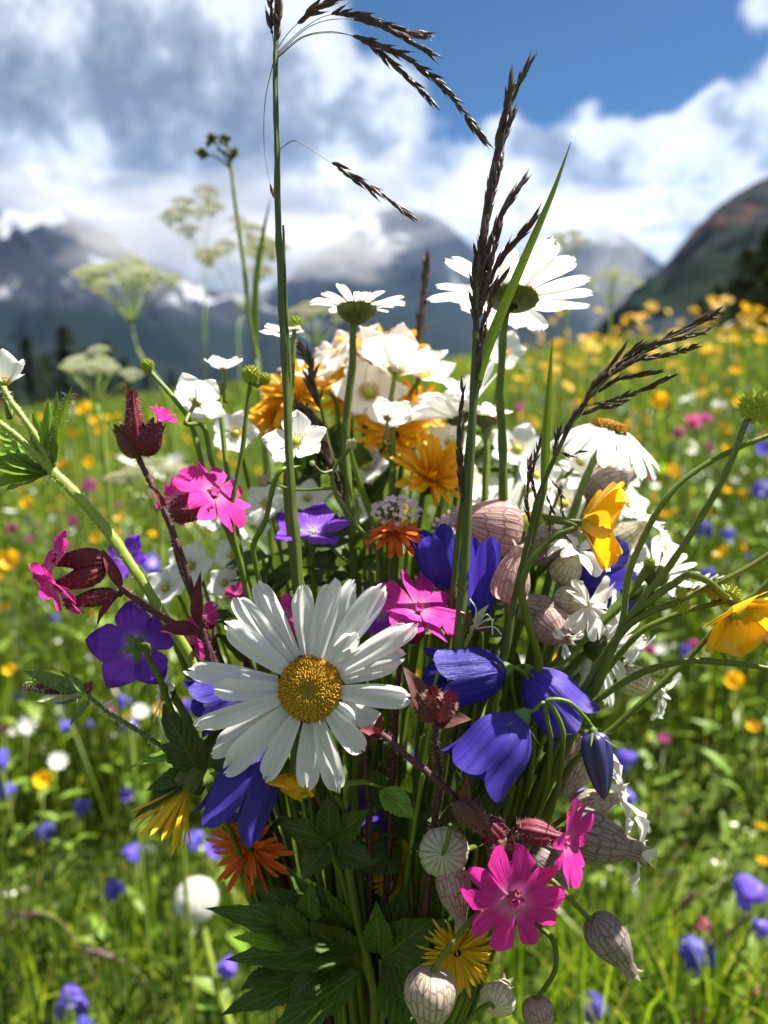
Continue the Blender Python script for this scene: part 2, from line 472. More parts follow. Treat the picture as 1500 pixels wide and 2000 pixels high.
def build_grass():
    g = np.random.default_rng(5)
    bands = [(.42, 2.2, 52000, .16, .40, .0018, .0042), (2.2, 6.5, 56000, .22, .46, .003, .007), (6.5, 26, 52000, .28, .50, .008, .022), (26, 70, 22000, .3, .55, .03, .08)]
    V, F = [], []
    off = 0
    for (y0, y1, n, h0, h1, w0, w1) in bands:
        # uniform over a wedge that is wider than the view
        y = np.sqrt(g.uniform((y0 + .5) ** 2, (y1 + .5) ** 2, n)) - .5
        x = g.uniform(-1, 1, n) * (.85 * y + .9)
        z = gz_np(x, y)
        h = g.uniform(h0, h1, n) * g.uniform(.6, 1.0, n)
        clump = np.sin(x * 5.1) * np.sin(y * 4.3 + x * 2) * .5 + .5
        clump = clump * .6 + .4 * (np.sin(x * 11 + y * 3) * np.sin(y * 9 - x * 4) * .5 + .5)
        h *= .35 + 1.0 * clump
        lim = CAM.z - .66 * np.hypot(x, y) - z     # keep the sight lines past the bouquet clear close by
        h = np.where(y < .95, np.minimum(h, np.maximum(lim, .03)), h)
        h = np.minimum(h, np.maximum(.58 - z * 0, .05))
        w = g.uniform(w0, w1, n)
        a = g.uniform(0, 2 * np.pi, n)                 # facing of the blade
        la = g.uniform(0, 2 * np.pi, n); lean = g.uniform(.05, .75, n) ** 1.4 * h
        flop = g.random(n) < .12
        lean = np.where(flop, h * 1.1, lean)
        dx, dy = np.cos(la) * lean, np.sin(la) * lean
        wx, wy = np.cos(a) * w / 2, np.sin(a) * w / 2
        rows = []
        for u, ww in ((0, .7), (.35, 1.0), (.7, .75)):
            cx, cyy, cz = x + dx * u ** 2, y + dy * u ** 2, z + h * (u - .22 * np.where(flop, 1.6, .5) * u ** 3)
            rows.append(np.stack([cx - wx * ww, cyy - wy * ww, cz], 1)); rows.append(np.stack([cx + wx * ww, cyy + wy * ww, cz], 1))
        rows.append(np.stack([x + dx, y + dy, z + h * (1 - .22 * np.where(flop, 1.6, .5))], 1))
        v = np.stack(rows, 1).reshape(-1, 3)           # 7 verts per blade
        base = off + np.arange(n)[:, None] * 7
        q = np.concatenate([base + np.array([[0, 1, 3]]), base + np.array([[0, 3, 2]]), base + np.array([[2, 3, 5]]), base + np.array([[2, 5, 4]]), base + np.array([[4, 5, 6]])])
        V.append(v); F.append(q); off += n * 7
    # low broad leaves among the grass (clover, plantain, lady's mantle)
    n = 26000
    y = np.sqrt(g.uniform(1.12 ** 2, 4.2 ** 2, n)) - .5; x = g.uniform(-1, 1, n) * (.85 * y + .8)
    z = gz_np(x, y); h = g.uniform(.04, .30, n)
    lim = CAM.z - .70 * np.hypot(x, y) - z
    h = np.where(y < .95, np.minimum(h, np.maximum(lim, .03)), h)
    L = g.uniform(.010, .022, n) * np.clip(y, .6, 1.4); W = L * g.uniform(.25, .5, n)
    a = g.uniform(0, 2 * np.pi, n); ti = g.uniform(-.5, .8, n)
    ax = np.stack([np.cos(a) * np.cos(ti), np.sin(a) * np.cos(ti), np.sin(ti)], 1)
    bx = np.stack([-np.sin(a), np.cos(a), g.uniform(-.4, .4, n)], 1)
    c = np.stack([x, y, z + h], 1)
    up = np.array([0, 0, 1.0])
    pts = [c, c + ax * (L * .4)[:, None] + bx * W[:, None] + up * (L * .1)[:, None], c + ax * (L * .85)[:, None] + bx * (W * .7)[:, None],
           c + ax * L[:, None] * 1.05 - up * (L * .15)[:, None], c + ax * (L * .85)[:, None] - bx * (W * .7)[:, None], c + ax * (L * .4)[:, None] - bx * W[:, None] + up * (L * .1)[:, None]]
    v = np.stack(pts, 1).reshape(-1, 3); base = off + np.arange(n)[:, None] * 6
    q = np.concatenate([base + np.array([[0, 1, 5]]), base + np.array([[1, 2, 5]]), base + np.array([[2, 4, 5]]), base + np.array([[2, 3, 4]])])
    V.append(v); F.append(q); off += n * 6
    V = np.concatenate(V).astype(np.float32); F = np.concatenate(F).astype(np.int32)
    me = bpy.data.meshes.new('grass')
    me.vertices.add(len(V)); me.vertices.foreach_set('co', V.ravel())
    me.loops.add(F.size); me.loops.foreach_set('vertex_index', F.ravel())
    me.polygons.add(len(F)); me.polygons.foreach_set('loop_start', np.arange(len(F), dtype=np.int32) * 3)
    me.update(calc_edges=True); me.validate()
    solo('grass', me, grass_material(), label='lush backlit green grass of the flower meadow', cat='grass', kind='stuff')
build_grass()

# ---- mountains
def mountain_material(name, rock1, rock2, snow, forest, snow_amt, forest_top, scale):
    m, t, out = new_mat(name)
    tc = t.n('ShaderNodeTexCoord'); p = tc.outputs['Object']
    g = t.n('ShaderNodeNewGeometry')
    sp = t.n('ShaderNodeSeparateXYZ'); t.l(p, sp.inputs[0])
    n1 = t.noise(p, scale, 7, .62); n2 = t.noise(t.vmath('MULTIPLY', p, (1.0, 1.0, .35)), scale * 1.7, 6, .6, .8)
    c = t.mix(t.mapr(n1.outputs[0], .35, .65, 0, 1), rock1, rock2)
    hz = t.math('ADD', sp.outputs[2], t.math('MULTIPLY', t.math('SUBTRACT', n1.outputs[0], .5), forest_top * .8))
    c = t.mix(t.mapr(hz, forest_top * 1.1, forest_top * .7, 0, 1, True), c, forest)
    if snow_amt:
        f = t.math('MULTIPLY', t.mapr(n2.outputs[0], .60 - snow_amt, .66 - snow_amt, 0, 1, True), t.mapr(hz, forest_top * .9, forest_top * 1.3, 0, 1))
        c = t.mix(f, c, snow)
    b = t.n('ShaderNodeBsdfPrincipled'); t.l(c, b.inputs['Base Color']); b.inputs['Roughness'].default_value = .95; b.inputs['Specular IOR Level'].default_value = .02
    t.l(b.outputs[0], out.inputs[0])
    return m

def mountain(name, label, ridge, dist, foot, depthz, mat, rough, seed, nu=120, nv=46):
    """ridge: skyline as seen over the meadow, [(px, py)...] at distance dist; slopes fall forward and back"""
    xs = [r[0] for r in ridge]; ys = [r[1] for r in ridge]
    rows = []
    for j in range(nv):
        v = j / (nv - 1) * 1.35 - .35            # <0 : far side of the ridge
        row = []
        for i in range(nu):
            u = i / (nu - 1)
            px = xs[0] + (xs[-1] - xs[0]) * u
            py = float(np.interp(px, xs, ys))
            top = P(px, py, dist)
            w = Vector((px * .01, seed, 0))
            f = max(0.0, min(1.0, abs(v)))
            dd = dist * (1 - (1 - foot) * v)
            k = dd / dist
            q = Vector((top.x * (k if v > 0 else 1 - v * .3), top.y * (k if v > 0 else 1 - v * .6), 0))
            z = lerp(top.z, min(depthz, top.z - .08 * dist), f ** .82)
            pp = Vector((q.x, q.y, z)) / dist
            rel = mnoise.fractal(pp * 14 + Vector((seed, 0, 0)), 0.9, 2.1, 5) * rough * dist
            rid = abs(mnoise.noise(Vector((pp.x * 16, pp.y * 3 + seed, pp.z * 3)))) * rough * dist * 1.4
            e = min(1.0, f * 6) * (1 - f ** 6)
            row.append((q.x, q.y, z + (rel - rid) * e + rel * .25 * (1 - e)))
        rows.append(row)
    mb = MB().grid(rows)
    return solo(name, mb, mat, kind='structure', label=label)

m_far = mountain_material('far_rock', (.011, .014, .020), (.022, .025, .030), (.32, .34, .38), (.007, .012, .010), .035, 600, .0011)  # very dark rock: shadow of the clouds is put into all three mountain colours
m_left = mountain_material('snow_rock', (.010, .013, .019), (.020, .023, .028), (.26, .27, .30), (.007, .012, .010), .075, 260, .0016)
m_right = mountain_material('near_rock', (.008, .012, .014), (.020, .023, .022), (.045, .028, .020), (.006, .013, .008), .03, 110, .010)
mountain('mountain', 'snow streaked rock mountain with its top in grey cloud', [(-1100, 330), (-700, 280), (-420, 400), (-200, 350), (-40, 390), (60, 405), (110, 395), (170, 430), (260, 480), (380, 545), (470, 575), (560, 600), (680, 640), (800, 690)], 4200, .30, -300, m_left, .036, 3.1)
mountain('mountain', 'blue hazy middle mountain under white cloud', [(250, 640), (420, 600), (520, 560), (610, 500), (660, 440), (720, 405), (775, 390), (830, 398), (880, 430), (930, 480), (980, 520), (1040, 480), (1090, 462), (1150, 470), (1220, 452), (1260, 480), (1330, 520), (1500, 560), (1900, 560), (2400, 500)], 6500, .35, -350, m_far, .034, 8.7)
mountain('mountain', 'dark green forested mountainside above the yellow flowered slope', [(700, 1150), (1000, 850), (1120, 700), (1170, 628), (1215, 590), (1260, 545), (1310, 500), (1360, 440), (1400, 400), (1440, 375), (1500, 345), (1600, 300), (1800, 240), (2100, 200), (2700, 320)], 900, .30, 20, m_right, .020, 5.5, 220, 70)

# ---- low clouds hanging in front of the peaks, within the haze volume
def cloud_bank(label, px, py, dist, rx, ry, seed, dens):
    m, t, out = new_mat('cloudbank')
    vol = t.n('ShaderNodeVolumePrincipled'); vol.inputs['Color'].default_value = (.97, .98, 1, 1)
    vol.inputs['Density'].default_value = dens; vol.inputs['Anisotropy'].default_value = .15
    t.l(vol.outputs[0], out.inputs['Volume'])
    C = P(px, py, dist); a, b = px2m(rx, dist), px2m(ry, dist)
    rows = []
    for i in range(41):
        th_ = math.pi * i / 40; row = []
        for k in range(65):
            ph = -2 * math.pi * (k % 64) / 64
            d = Vector((math.sin(th_) * math.cos(ph), math.sin(th_) * math.sin(ph), math.cos(th_)))
            f = 1 + .75 * mnoise.fractal(d * 1.6 + Vector((seed * 3.1, seed, 0)), .8, 2.1, 5)
            f = max(.25, f)
            row.append((C.x + d.x * a * f, C.y + d.y * a * .45 * f, C.z + d.z * b * f))
        rows.append(row)
    mb = MB().grid(rows)
    return solo('low_cloud', mb, m, label=label, cat='cloudbank', kind='stuff')
cloud_bank('grey cloud hanging over the snow streaked mountain', 400, 462, 2900, 300, 95, 1, .0013)
cloud_bank('white cloud wisp across the blue middle mountain', 640, 480, 4300, 180, 60, 2, .0010)
cloud_bank('white cloud resting on the summit of the middle mountain', 800, 372, 5200, 190, 60, 3, .0012)
cloud_bank('white cloud flowing down the gap beside the forested mountainside', 1195, 555, 3600, 75, 110, 4, .0018)
cloud_bank('pale cloud veiling the top of the snow streaked mountain', 60, 372, 3300, 260, 42, 5, .0010)
cloud_bank('white cloud along the ridge right of the middle mountain', 1130, 430, 5200, 210, 45, 6, .0014)

# ---- spruce trees at the edges of the meadow
def needle_mat(name, c1, c2):
    m, t, out = new_mat(name)
    g = t.n('ShaderNodeNewGeometry')
    c = t.mix(g.outputs['Random Per Island'], c1, c2)
    b = t.n('ShaderNodeBsdfPrincipled'); t.l(c, b.inputs['Base Color']); b.inputs['Roughness'].default_value = .6
    tr = t.n('ShaderNodeBsdfTranslucent'); t.l(c, tr.inputs[0])
    mx = t.n('ShaderNodeMixShader'); mx.inputs[0].default_value = .25
    t.l(b.outputs[0], mx.inputs[1]); t.l(tr.outputs[0], mx.inputs[2]); t.l(mx.outputs[0], out.inputs[0])
    return m
M_['needle'] = needle_mat('spruce_needles', (.018, .036, .014), (.040, .070, .020))
M_['needlelight'] = needle_mat('larch_needles', (.050, .085, .016), (.085, .13, .022))
M_['bark'] = plant_mat('bark', (.075, .055, .042), (.045, .034, .028), 0, .9, .1, (4, 8), .3)

def spruce_mesh(seed, droop=.35, spread=.24):
    """unit-height spruce: whorls of drooping boughs carrying many needle sprays"""
    r = random.Random(seed); mb = MB()
    for lay in range(26):
        z0 = .06 + .92 * (lay / 26) ** .95
        reach = spread * (1 - z0) ** .8 * r.uniform(.75, 1.15) + .012
        nb = 7 if z0 < .7 else 5
        for b in range(nb):
            if r.random() < .10: continue
            a = 2 * math.pi * (b + r.random() * .7) / nb
            L = reach * r.uniform(.6, 1.15)
            for s in range(7):
                t = (s + r.random()) / 7
                c = Vector((math.cos(a) * L * t, math.sin(a) * L * t, z0 - droop * L * t ** 1.4 + .02 * r.uniform(-1, 1)))
                for k in range(3):
                    aa = a + r.uniform(-1.3, 1.3)
                    l = .026 * r.uniform(.6, 1.3); w = l * .32
                    d = Vector((math.cos(aa), math.sin(aa), r.uniform(-.9, .15))); sd = Vector((-math.sin(aa), math.cos(aa), r.uniform(-.4, .4)))
                    mb.add([c - sd * w, c + sd * w, c + d * l * .7 + sd * w * .8, c + d * l * 1.2, c + d * l * .7 - sd * w * .8], [(0, 1, 2, 3, 4)])
    return mb.mesh('crown', smooth=False)

trunk_pts = [Vector((0, 0, -.03)), Vector((0, 0, .3)), Vector((.004, 0, .65)), Vector((0, 0, .99))]
trunk_me = MB().tube(spline(trunk_pts), [lerp(.016, .002, i / 18) for i in range(19)], 7).mesh('trunk')
sp_meshes = [spruce_mesh(s, dr, sprd) for s, dr, sprd in ((1, .4, .20), (2, .35, .26), (3, .5, .17))]
def tree(name, label, px, dist, py_top, kind, mat, group=None, wide=1.0):
    x = (px - 750) / FPX * dist; y = dist * math.cos(PITCH)
    g = ground_z(x, y)
    top = CAM.z + dist * ((1000 - py_top) / FPX * math.cos(PITCH) - math.sin(PITCH))
    h = max(2.0, top - g)
    tr = thing(name, label, 'tree', Vector((x, y, g)), group)
    Mx = Matrix.Translation((x, y, g)) @ Matrix.Rotation(px * .7, 4, 'Z') @ Matrix.Diagonal((h * wide, h * wide, h, 1))
    me = sp_meshes[kind].copy() if mat is not M_['needle'] else sp_meshes[kind]
    if mat is not M_['needle']: me.materials.clear()
    part(tr, 'trunk', trunk_me, M_['bark'], Mx); part(tr, 'crown', me, mat, Mx)
GT = 'dark spruces along the far edge of the meadow'
for i, (px, py) in enumerate([(-70, 655), (-10, 700), (35, 690), (78, 668), (112, 700), (152, 645), (190, 690), (228, 676), (262, 705), (300, 720), (-160, 640), (-260, 660), (350, 738)]):
    tree('spruce_tree', 'dark spruce in the row below the snow streaked mountain', px, 62 + 9 * math.sin(i * 2.1), py - 14, i % 3, M_['needle'], GT, 1.9)
for i, (px, d, py, k, mt) in enumerate([(1420, 46, 492, 2, 'needle'), (1500, 30, 395, 1, 'needle'), (1575, 33, 330, 0, 'needle'), (1370, 70, 560, 0, 'needle'), (1340, 80, 585, 2, 'needle'), (1462, 34, 452, 0, 'needle'), (1398, 52, 545, 1, 'needle'), (1440, 58, 500, 1, 'needle')]):
    tree('spruce_tree', 'dark pointed spruce standing above the yellow flowered slope', px, d, py, k, M_[mt], 'spruces above the flowered slope', 2.1)
tree('larch_tree', 'light green larch overlapping the dark spruces above the flowered slope', 1478, 26, 520, 1, M_['needlelight'], None, 2.2)

# ---- the air between here and the mountains
def build_haze():
    m, t, out = new_mat('haze_air')
    vol = t.n('ShaderNodeVolumePrincipled')
    vol.inputs['Color'].default_value = (.30, .52, 1.0, 1); vol.inputs['Density'].default_value = HAZE
    vol.inputs['Anisotropy'].default_value = .2
    t.l(vol.outputs[0], out.inputs['Volume'])
    x, y0, y1, z0, z1 = 12000, -3000, 14000, -430, 2900
    vs = [(a, b, c) for c in (z0, z1) for b in (y0, y1) for a in (-x, x)]
    fs = [(0, 2, 3, 1), (4, 5, 7, 6), (0, 1, 5, 4), (2, 6, 7, 3), (0, 4, 6, 2), (1, 3, 7, 5)]
    mb = MB().add(vs, fs)
    o = solo('haze', mb.mesh('haze', smooth=False), m, label='thin bluish mountain air over the whole valley', cat='haze', kind='stuff')
HAZE = 2.1e-5
build_haze()
# ------------------------------------------------------------------ plant builders
BIND = P(735, 2380, .245)          # where the hand-wide bundle of stems is narrowest, below the picture
FOOT = Vector((BIND.x, BIND.y + .01, ground_z(BIND.x, BIND.y + .01)))
GB = 'flowers gathered in the bouquet'

def to_bundle(pts, r=.011):
    """continue a stem through the bundle down to the ground"""
    a = rng.uniform(0, 6.28); k = r * math.sqrt(rng.random())
    j = Vector((math.cos(a) * k, math.sin(a) * k, 0))
    last = pts[-1]
    b = BIND + j
    mid = last.lerp(b, .55) + Vector((0, 0, .004))
    return pts + [mid, b, FOOT + j * 1.8 + Vector((0, 0, -.004))]

def stem_mesh(pts, r0, r1=None, sides=7, per=6):
    s = spline(pts, per); n = len(s)
    r1 = r1 or r0 * 1.3
    rr = [lerp(r0, r1, i / (n - 1)) * (1 + .06 * math.sin(i * 2.3)) for i in range(n)]
    sd_ = rng.uniform(0, 90)
    for i in range(1, n - 1):       # slight wander and knots: no stalk is a clean arc
        w = mnoise.noise_vector(s[i] * 90 + Vector((sd_, 0, 0)))
        s[i] = s[i] + w * min(r0 * .55, .0005)
        rr[i] *= 1 + .16 * mnoise.noise(s[i] * 260 + Vector((0, sd_, 0)))
    return MB().tube(s, rr, sides), s

def auto_stem(C, n, px=None, d=None, via=None, length=.02):
    """from the back of a head: C, along -n, then bend down"""
    p = [C, C - n * length * .5]
    if via: p += [P(*v) for v in via]
    else:
        q = C - n * length
        p += [q.lerp(BIND, .22) + Vector((0, .004, 0))]
    return to_bundle(p)

def petal(L, W, kind='daisy', bend=0.0, cup=0.0, groove=0.0, rim=None, nu=10, nv=7, wave=0.0, twist=0.0, seed=0, base_w=.25, th0=0.0):
    """petal along +X, upper face +Z"""
    r = random.Random(seed)
    ph = r.uniform(0, 6.28)
    def wid(u):
        if kind == 'daisy':   # strap with rounded tip
            b = lerp(base_w, 1, min(1, u / .55) ** .75)
            return b * (.30 + .70 * math.sqrt(max(0, 1 - ((u - .74) / .26) ** 2.4)) if u > .74 else 1)
        if kind == 'round':   # broad, obovate
            b = math.sin(min(1, u / .68) * math.pi / 2) ** 1.05 * (1 - base_w) + base_w
            return b * (math.sqrt(max(0, 1 - ((u - .64) / .36) ** 2)) if u > .64 else 1)
        if kind == 'point':
            return (math.sin(min(1.0, u * 1.0) ** .7 * math.pi)) * (1 - base_w) + base_w * (1 - u)
        if kind == 'strap':
            return lerp(base_w, 1, min(1, u / .3)) if u < .93 else 1 - (u - .93) / .07 * .35
        if kind == 'wedge':   # narrow claw widening to a broad end (campion)
            return base_w + (1 - base_w) * (1 - (1 - u) ** 1.9) ** 1.15
    us = [i / (nu - 1) for i in range(nu)]
    if kind in ('daisy', 'round'): us = [math.sin(u * math.pi / 2) ** .9 if False else 1 - (1 - u) ** 1.35 for u in us]
    x = z = 0.0; spine = [(0, 0, th0)]
    for i in range(1, nu):
        th = th0 + bend * us[i]
        du = (us[i] - us[i - 1]) * L
        x += math.cos(th) * du; z += math.sin(th) * du
        spine.append((x, z, th))
    rows, uvs = [], []
    for i, u in enumerate(us):
        sx, sz, th = spine[i]
        w = wid(u) * W / 2
        row = []
        for j in range(nv):
            v = -1 + 2 * j / (nv - 1)
            ex = 0.0
            if rim: ex = (rim(v) - 1) * L * u ** 2.5
            h = cup * (v * v) * w + groove * math.cos(v * math.pi * 2) * min(1, u * 4) * (1 - u * .4) + wave * math.sin(v * 4 + ph + u * 3) * u ** 2
            yy = v * w
            tw = twist * u
            yy, h = yy * math.cos(tw) - h * math.sin(tw), yy * math.sin(tw) + h * math.cos(tw)
            row.append((sx + ex * math.cos(th) - h * math.sin(th), yy, sz + ex * math.sin(th) + h * math.cos(th)))
            uvs.append((u, (v + 1) / 2))
        rows.append(row)
    return MB().grid(rows, uvs)

def rim_daisy(v): return 1 - .035 * math.cos(v * 7.5) - .02 * v
def rim_heart(depth, sharp=.28): return lambda v: 1 - depth * math.exp(-(v / sharp) ** 2) - .22 * max(0, abs(v) - .55) ** 1.5 / .3
def rim_bilobe(v): return 1 - .40 * math.exp(-(v / .15) ** 2) - .34 * max(0, abs(v) - .50) ** 1.6 / .33

_pc = {}
def petal_me(key, **kw):
    if key not in _pc: _pc[key] = petal(**kw).mesh('petal')
    return _pc[key]

def on_ring(F, a, r0, elev, s=1.0, tilt=0.0, z0=0.0):
    return F @ Matrix.Rotation(a, 4, 'Z') @ Matrix.Translation((r0, 0, z0)) @ Matrix.Rotation(-elev, 4, 'Y') @ Matrix.Rotation(tilt, 4, 'X') @ Matrix.Scale(s, 4)

def disc_parts(th, F, r, dome=.42, n=260, mcore='disccore', mfl='disc'):
    prof = [(r * math.sin(t), r * dome * (math.cos(t)) - r * .12 * math.exp(-(math.sin(t) / .25) ** 2)) for t in [i / 9 * math.pi / 2 for i in range(10)]]
    prof = prof[::-1] + []
    part(th, 'disc', MB().lathe(prof, 20), M_[mcore], F)
    mb = MB()
    for i in range(n):
        q = math.sqrt((i + .5) / n); a = i * 2.399963
        jr = random.Random(i * 7 + n); rr = r * q * .99 * jr.uniform(.975, 1.02); a += jr.uniform(-.05, .05) / max(q, .2)
        h = r * dome * math.sqrt(max(0, 1 - q * q)) - r * .12 * math.exp(-(q / .25) ** 2)
        c = Vector((rr * math.cos(a), rr * math.sin(a), h))
        nrm = Vector((c.x * .8, c.y * .8, r * .6)).normalized()
        s = r * 1.05 / math.sqrt(n) * (1.15 if q > .75 else .9) * jr.uniform(.8, 1.15)
        x = nrm.orthogonal().normalized() * s; y = nrm.cross(x).normalized() * s
        top = nrm * s * (2.1 if q > .72 else 1.1) * jr.uniform(.75, 1.2) + Vector((jr.uniform(-.2, .2), jr.uniform(-.2, .2), 0)) * s
        mb.add([c + x, c + y, c - x, c - y, c + top], [(0, 1, 4), (1, 2, 4), (2, 3, 4), (3, 0, 4)], [(q, 0)] * 5)
    part(th, 'disc_florets', mb.mesh('disc_florets', smooth=False), M_[mfl], F, kind='stuff')

def cup_part(th, name, F, r, h, mat, sides=18, rib=14, neck=.25):
    """green cup of bracts below a head: from the rim (z=0) down to the stem"""
    prof = [(r * 1.0, 0), (r * .98, -h * .25), (r * .85, -h * .55), (r * .55, -h * .85), (r * neck, -h)]
    return part(th, name, MB().lathe(prof, 42, lambda p, u: 1 + .035 * math.sin(p * rib) * (1 - u)), M_[mat], F)

def daisy(label, C, n, R, disc_r, stem, count=21, elev=0.05, bend=-.25, tips=None, roll=0, mat='daisy', wide=1.0, seed=1, arc=None, florets=240, depth=.62):
    F = frame(C, n, roll)
    th = thing('oxeye_daisy', label, 'daisy', Vector((FOOT.x, FOOT.y, FOOT.z)), GB)
    r = random.Random(seed)
    if tips:
        Fi = F.inverted()
        for k, (tx, ty, wpx, lift) in enumerate(tips):
            ray = (P(tx, ty, 1.0) - CAM)
            den = ray.dot(n); tt = (C - CAM).dot(n) / den
            q = Fi @ (CAM + ray * tt)
            a = math.atan2(q.y, q.x); L = math.hypot(q.x, q.y) - disc_r * .80
            bd = r.uniform(-.30, -.02)
            me = petal(L * 1.03, wpx * .19 / FPX, 'daisy', bd, r.uniform(-.12, .22), .00034, (lambda v, p_=r.uniform(-1.2, 1.2), k_=r.uniform(.02, .06), s_=r.uniform(-.05, .05): 1 - k_ * math.cos(v * 7.5 + p_) + s_ * v), 20, 17, .0007, r.uniform(-.22, .22), k, .42)
            part(th, 'petal', me, M_[mat], on_ring(F, a, disc_r * .80, lift + .08, 1, 0, .0012 * ((k % 3) - 1) - .0006))
    else:
        for k in range(count):
            a = (arc[0] + (arc[1] - arc[0]) * (k + .5) / count) if arc else 2 * math.pi * (k + r.uniform(-.25, .25)) / count
            L = (R - disc_r * .85) * r.uniform(.88, 1.08)
            me = petal_me(('dz', round(bend, 2), k % 5), L=.02, W=.02 * .30 * wide, kind='daisy', bend=bend + .18 * ((k % 5) - 2) / 2, cup=.08 * ((k % 3) - 1), groove=.00025, rim=rim_daisy, nu=12, nv=9, wave=.0004, twist=.12 * ((k % 4) - 1.5), seed=k % 5, base_w=.4)
            part(th, 'petal', me, M_[mat], on_ring(F, a, disc_r * .85, elev + r.uniform(-.12, .12), L / .02, 0, r.uniform(-.0006, .0006)))
    disc_parts(th, F, disc_r, .42, florets)
    cup_part(th, 'involucre', F @ Matrix.Translation((0, 0, -.0004)), disc_r * 1.04, disc_r * depth, 'involucre')
    mb, _ = stem_mesh([C - n * disc_r * .5] + stem, .00105, .0016)
    part(th, 'stem', mb, M_['stem'])
    return th

def simple_flower(name, label, cat, C, n, R, stem, count, pkw, mat, elev=.15, roll=0, centre='yellow', cr=.16, sepals=None, stem_r=.0007, smat='stem', jit=.12, seed=0, stamens=16, over=None, stem_mat=None):
    """five (or so) petalled open flower with a centre of carpels and stamens"""
    F = frame(C, n, roll)
    th = thing(name, label, cat, FOOT.copy(), GB)
    r = random.Random(seed)
    for k in range(count):
        a = 2 * math.pi * k / count + r.uniform(-jit, jit)
        v = k % 3
        kw = dict(pkw); kw['seed'] = v
        me = petal_me((name, mat, v, tuple(sorted((q, str(w)) for q, w in pkw.items()))), **kw)
        part(th, 'petal', me, M_[mat], on_ring(F, a, R * .05, elev + r.uniform(-.12, .12), R * r.uniform(.92, 1.06), r.uniform(-.15, .15), .0003 * (k % 2)))
    if centre:
        mb = MB(); mb.lathe([(R * cr * math.sin(t), R * cr * (1 - math.cos(t)) * .55) for t in [math.pi * i / 8 for i in range(9)]], 10)
        part(th, 'carpels', mb, M_['seedhead'], F)
        mb = MB()
        for k in range(stamens):
            a = 2 * math.pi * k / stamens + r.uniform(-.1, .1); rr = R * cr * 1.05
            b = Vector((rr * .6 * math.cos(a), rr * .6 * math.sin(a), 0)); e = Vector((rr * 1.45 * math.cos(a), rr * 1.45 * math.sin(a), R * cr * r.uniform(.8, 1.3)))
            mb.tube([b, b.lerp(e, .8), e], [R * .008, R * .010, R * .026], 5)
        part(th, 'stamens', mb, M_[centre], F, kind='stuff')
    if sepals:
        for k in range(5):
            me = petal_me(('sep', sepals), L=1, W=.42, kind='point', bend=.2, cup=.35, nu=6, nv=5, base_w=.5)
            part(th, 'sepal', me, M_[sepals], on_ring(F, 2 * math.pi * (k + .5) / 5, R * .03, elev + .05, R * .52, 0, -R * .04))
    mb, _ = stem_mesh([C - n * R * .02] + stem, stem_r, stem_r * 1.6)
    part(th, 'stem', mb, M_[stem_mat or smat])
    return th

def crowfoot(label, px, py, d, R, n, via=None, roll=0, seed=0, elev=.2):
    C = P(px, py, d); n = D(*n)
    return simple_flower('white_crowfoot', label, 'white flower', C, n, px2m(R, d), auto_stem(C, n, via=via)[1:], 5,
                         dict(L=1, W=.86, kind='round', bend=.25, cup=.10, rim=rim_heart(.07, .3), nu=9, nv=9, wave=.035, base_w=.22), 'white', elev, roll, 'yellow', .17, None, .00060, seed=seed, stem_mat='stem')

def buttercup(label, px, py, d, R, n, via=None, roll=0, seed=0, elev=.55):
    C = P(px, py, d); n = D(*n)
    return simple_flower('meadow_buttercup', label, 'buttercup', C, n, px2m(R, d), auto_stem(C, n, via=via)[1:], 5,
                         dict(L=1, W=1.28, kind='round', bend=.34, cup=.08, rim=rim_heart(.05, .4), nu=12, nv=12, wave=.075, base_w=.3), 'yellow', elev, roll, 'yellow', .2, 'lemon', .0008, seed=seed, stem_mat='stem')

def cranesbill(label, px, py, d, R, n, via=None, roll=0, seed=0, elev=.1):
    C = P(px, py, d); n = D(*n)
    return simple_flower('cranesbill', label, 'cranesbill', C, n, px2m(R, d), auto_stem(C, n, via=via)[1:], 5,
                         dict(L=1, W=.80, kind='round', bend=.1, cup=.08, rim=rim_heart(.05, .35), nu=9, nv=9, wave=.04, base_w=.2), 'purple', elev, roll, 'valerian', .07, 'sepal', .0007, seed=seed, stamens=9)

def anemone(label, px, py, d, R, n, via=None, seed=0, elev=.45, count=6):
    C = P(px, py, d); n = D(*n)
    return simple_flower('white_anemone', label, 'anemone', C, n, px2m(R, d), auto_stem(C, n, via=via)[1:], count,
                         dict(L=1, W=.66, kind='round', bend=.15, cup=.2, rim=rim_heart(-.04, .4), nu=9, nv=9, wave=.03, base_w=.25), 'cream', elev, 0, 'yellow', .16, None, .0008, seed=seed, stamens=26)

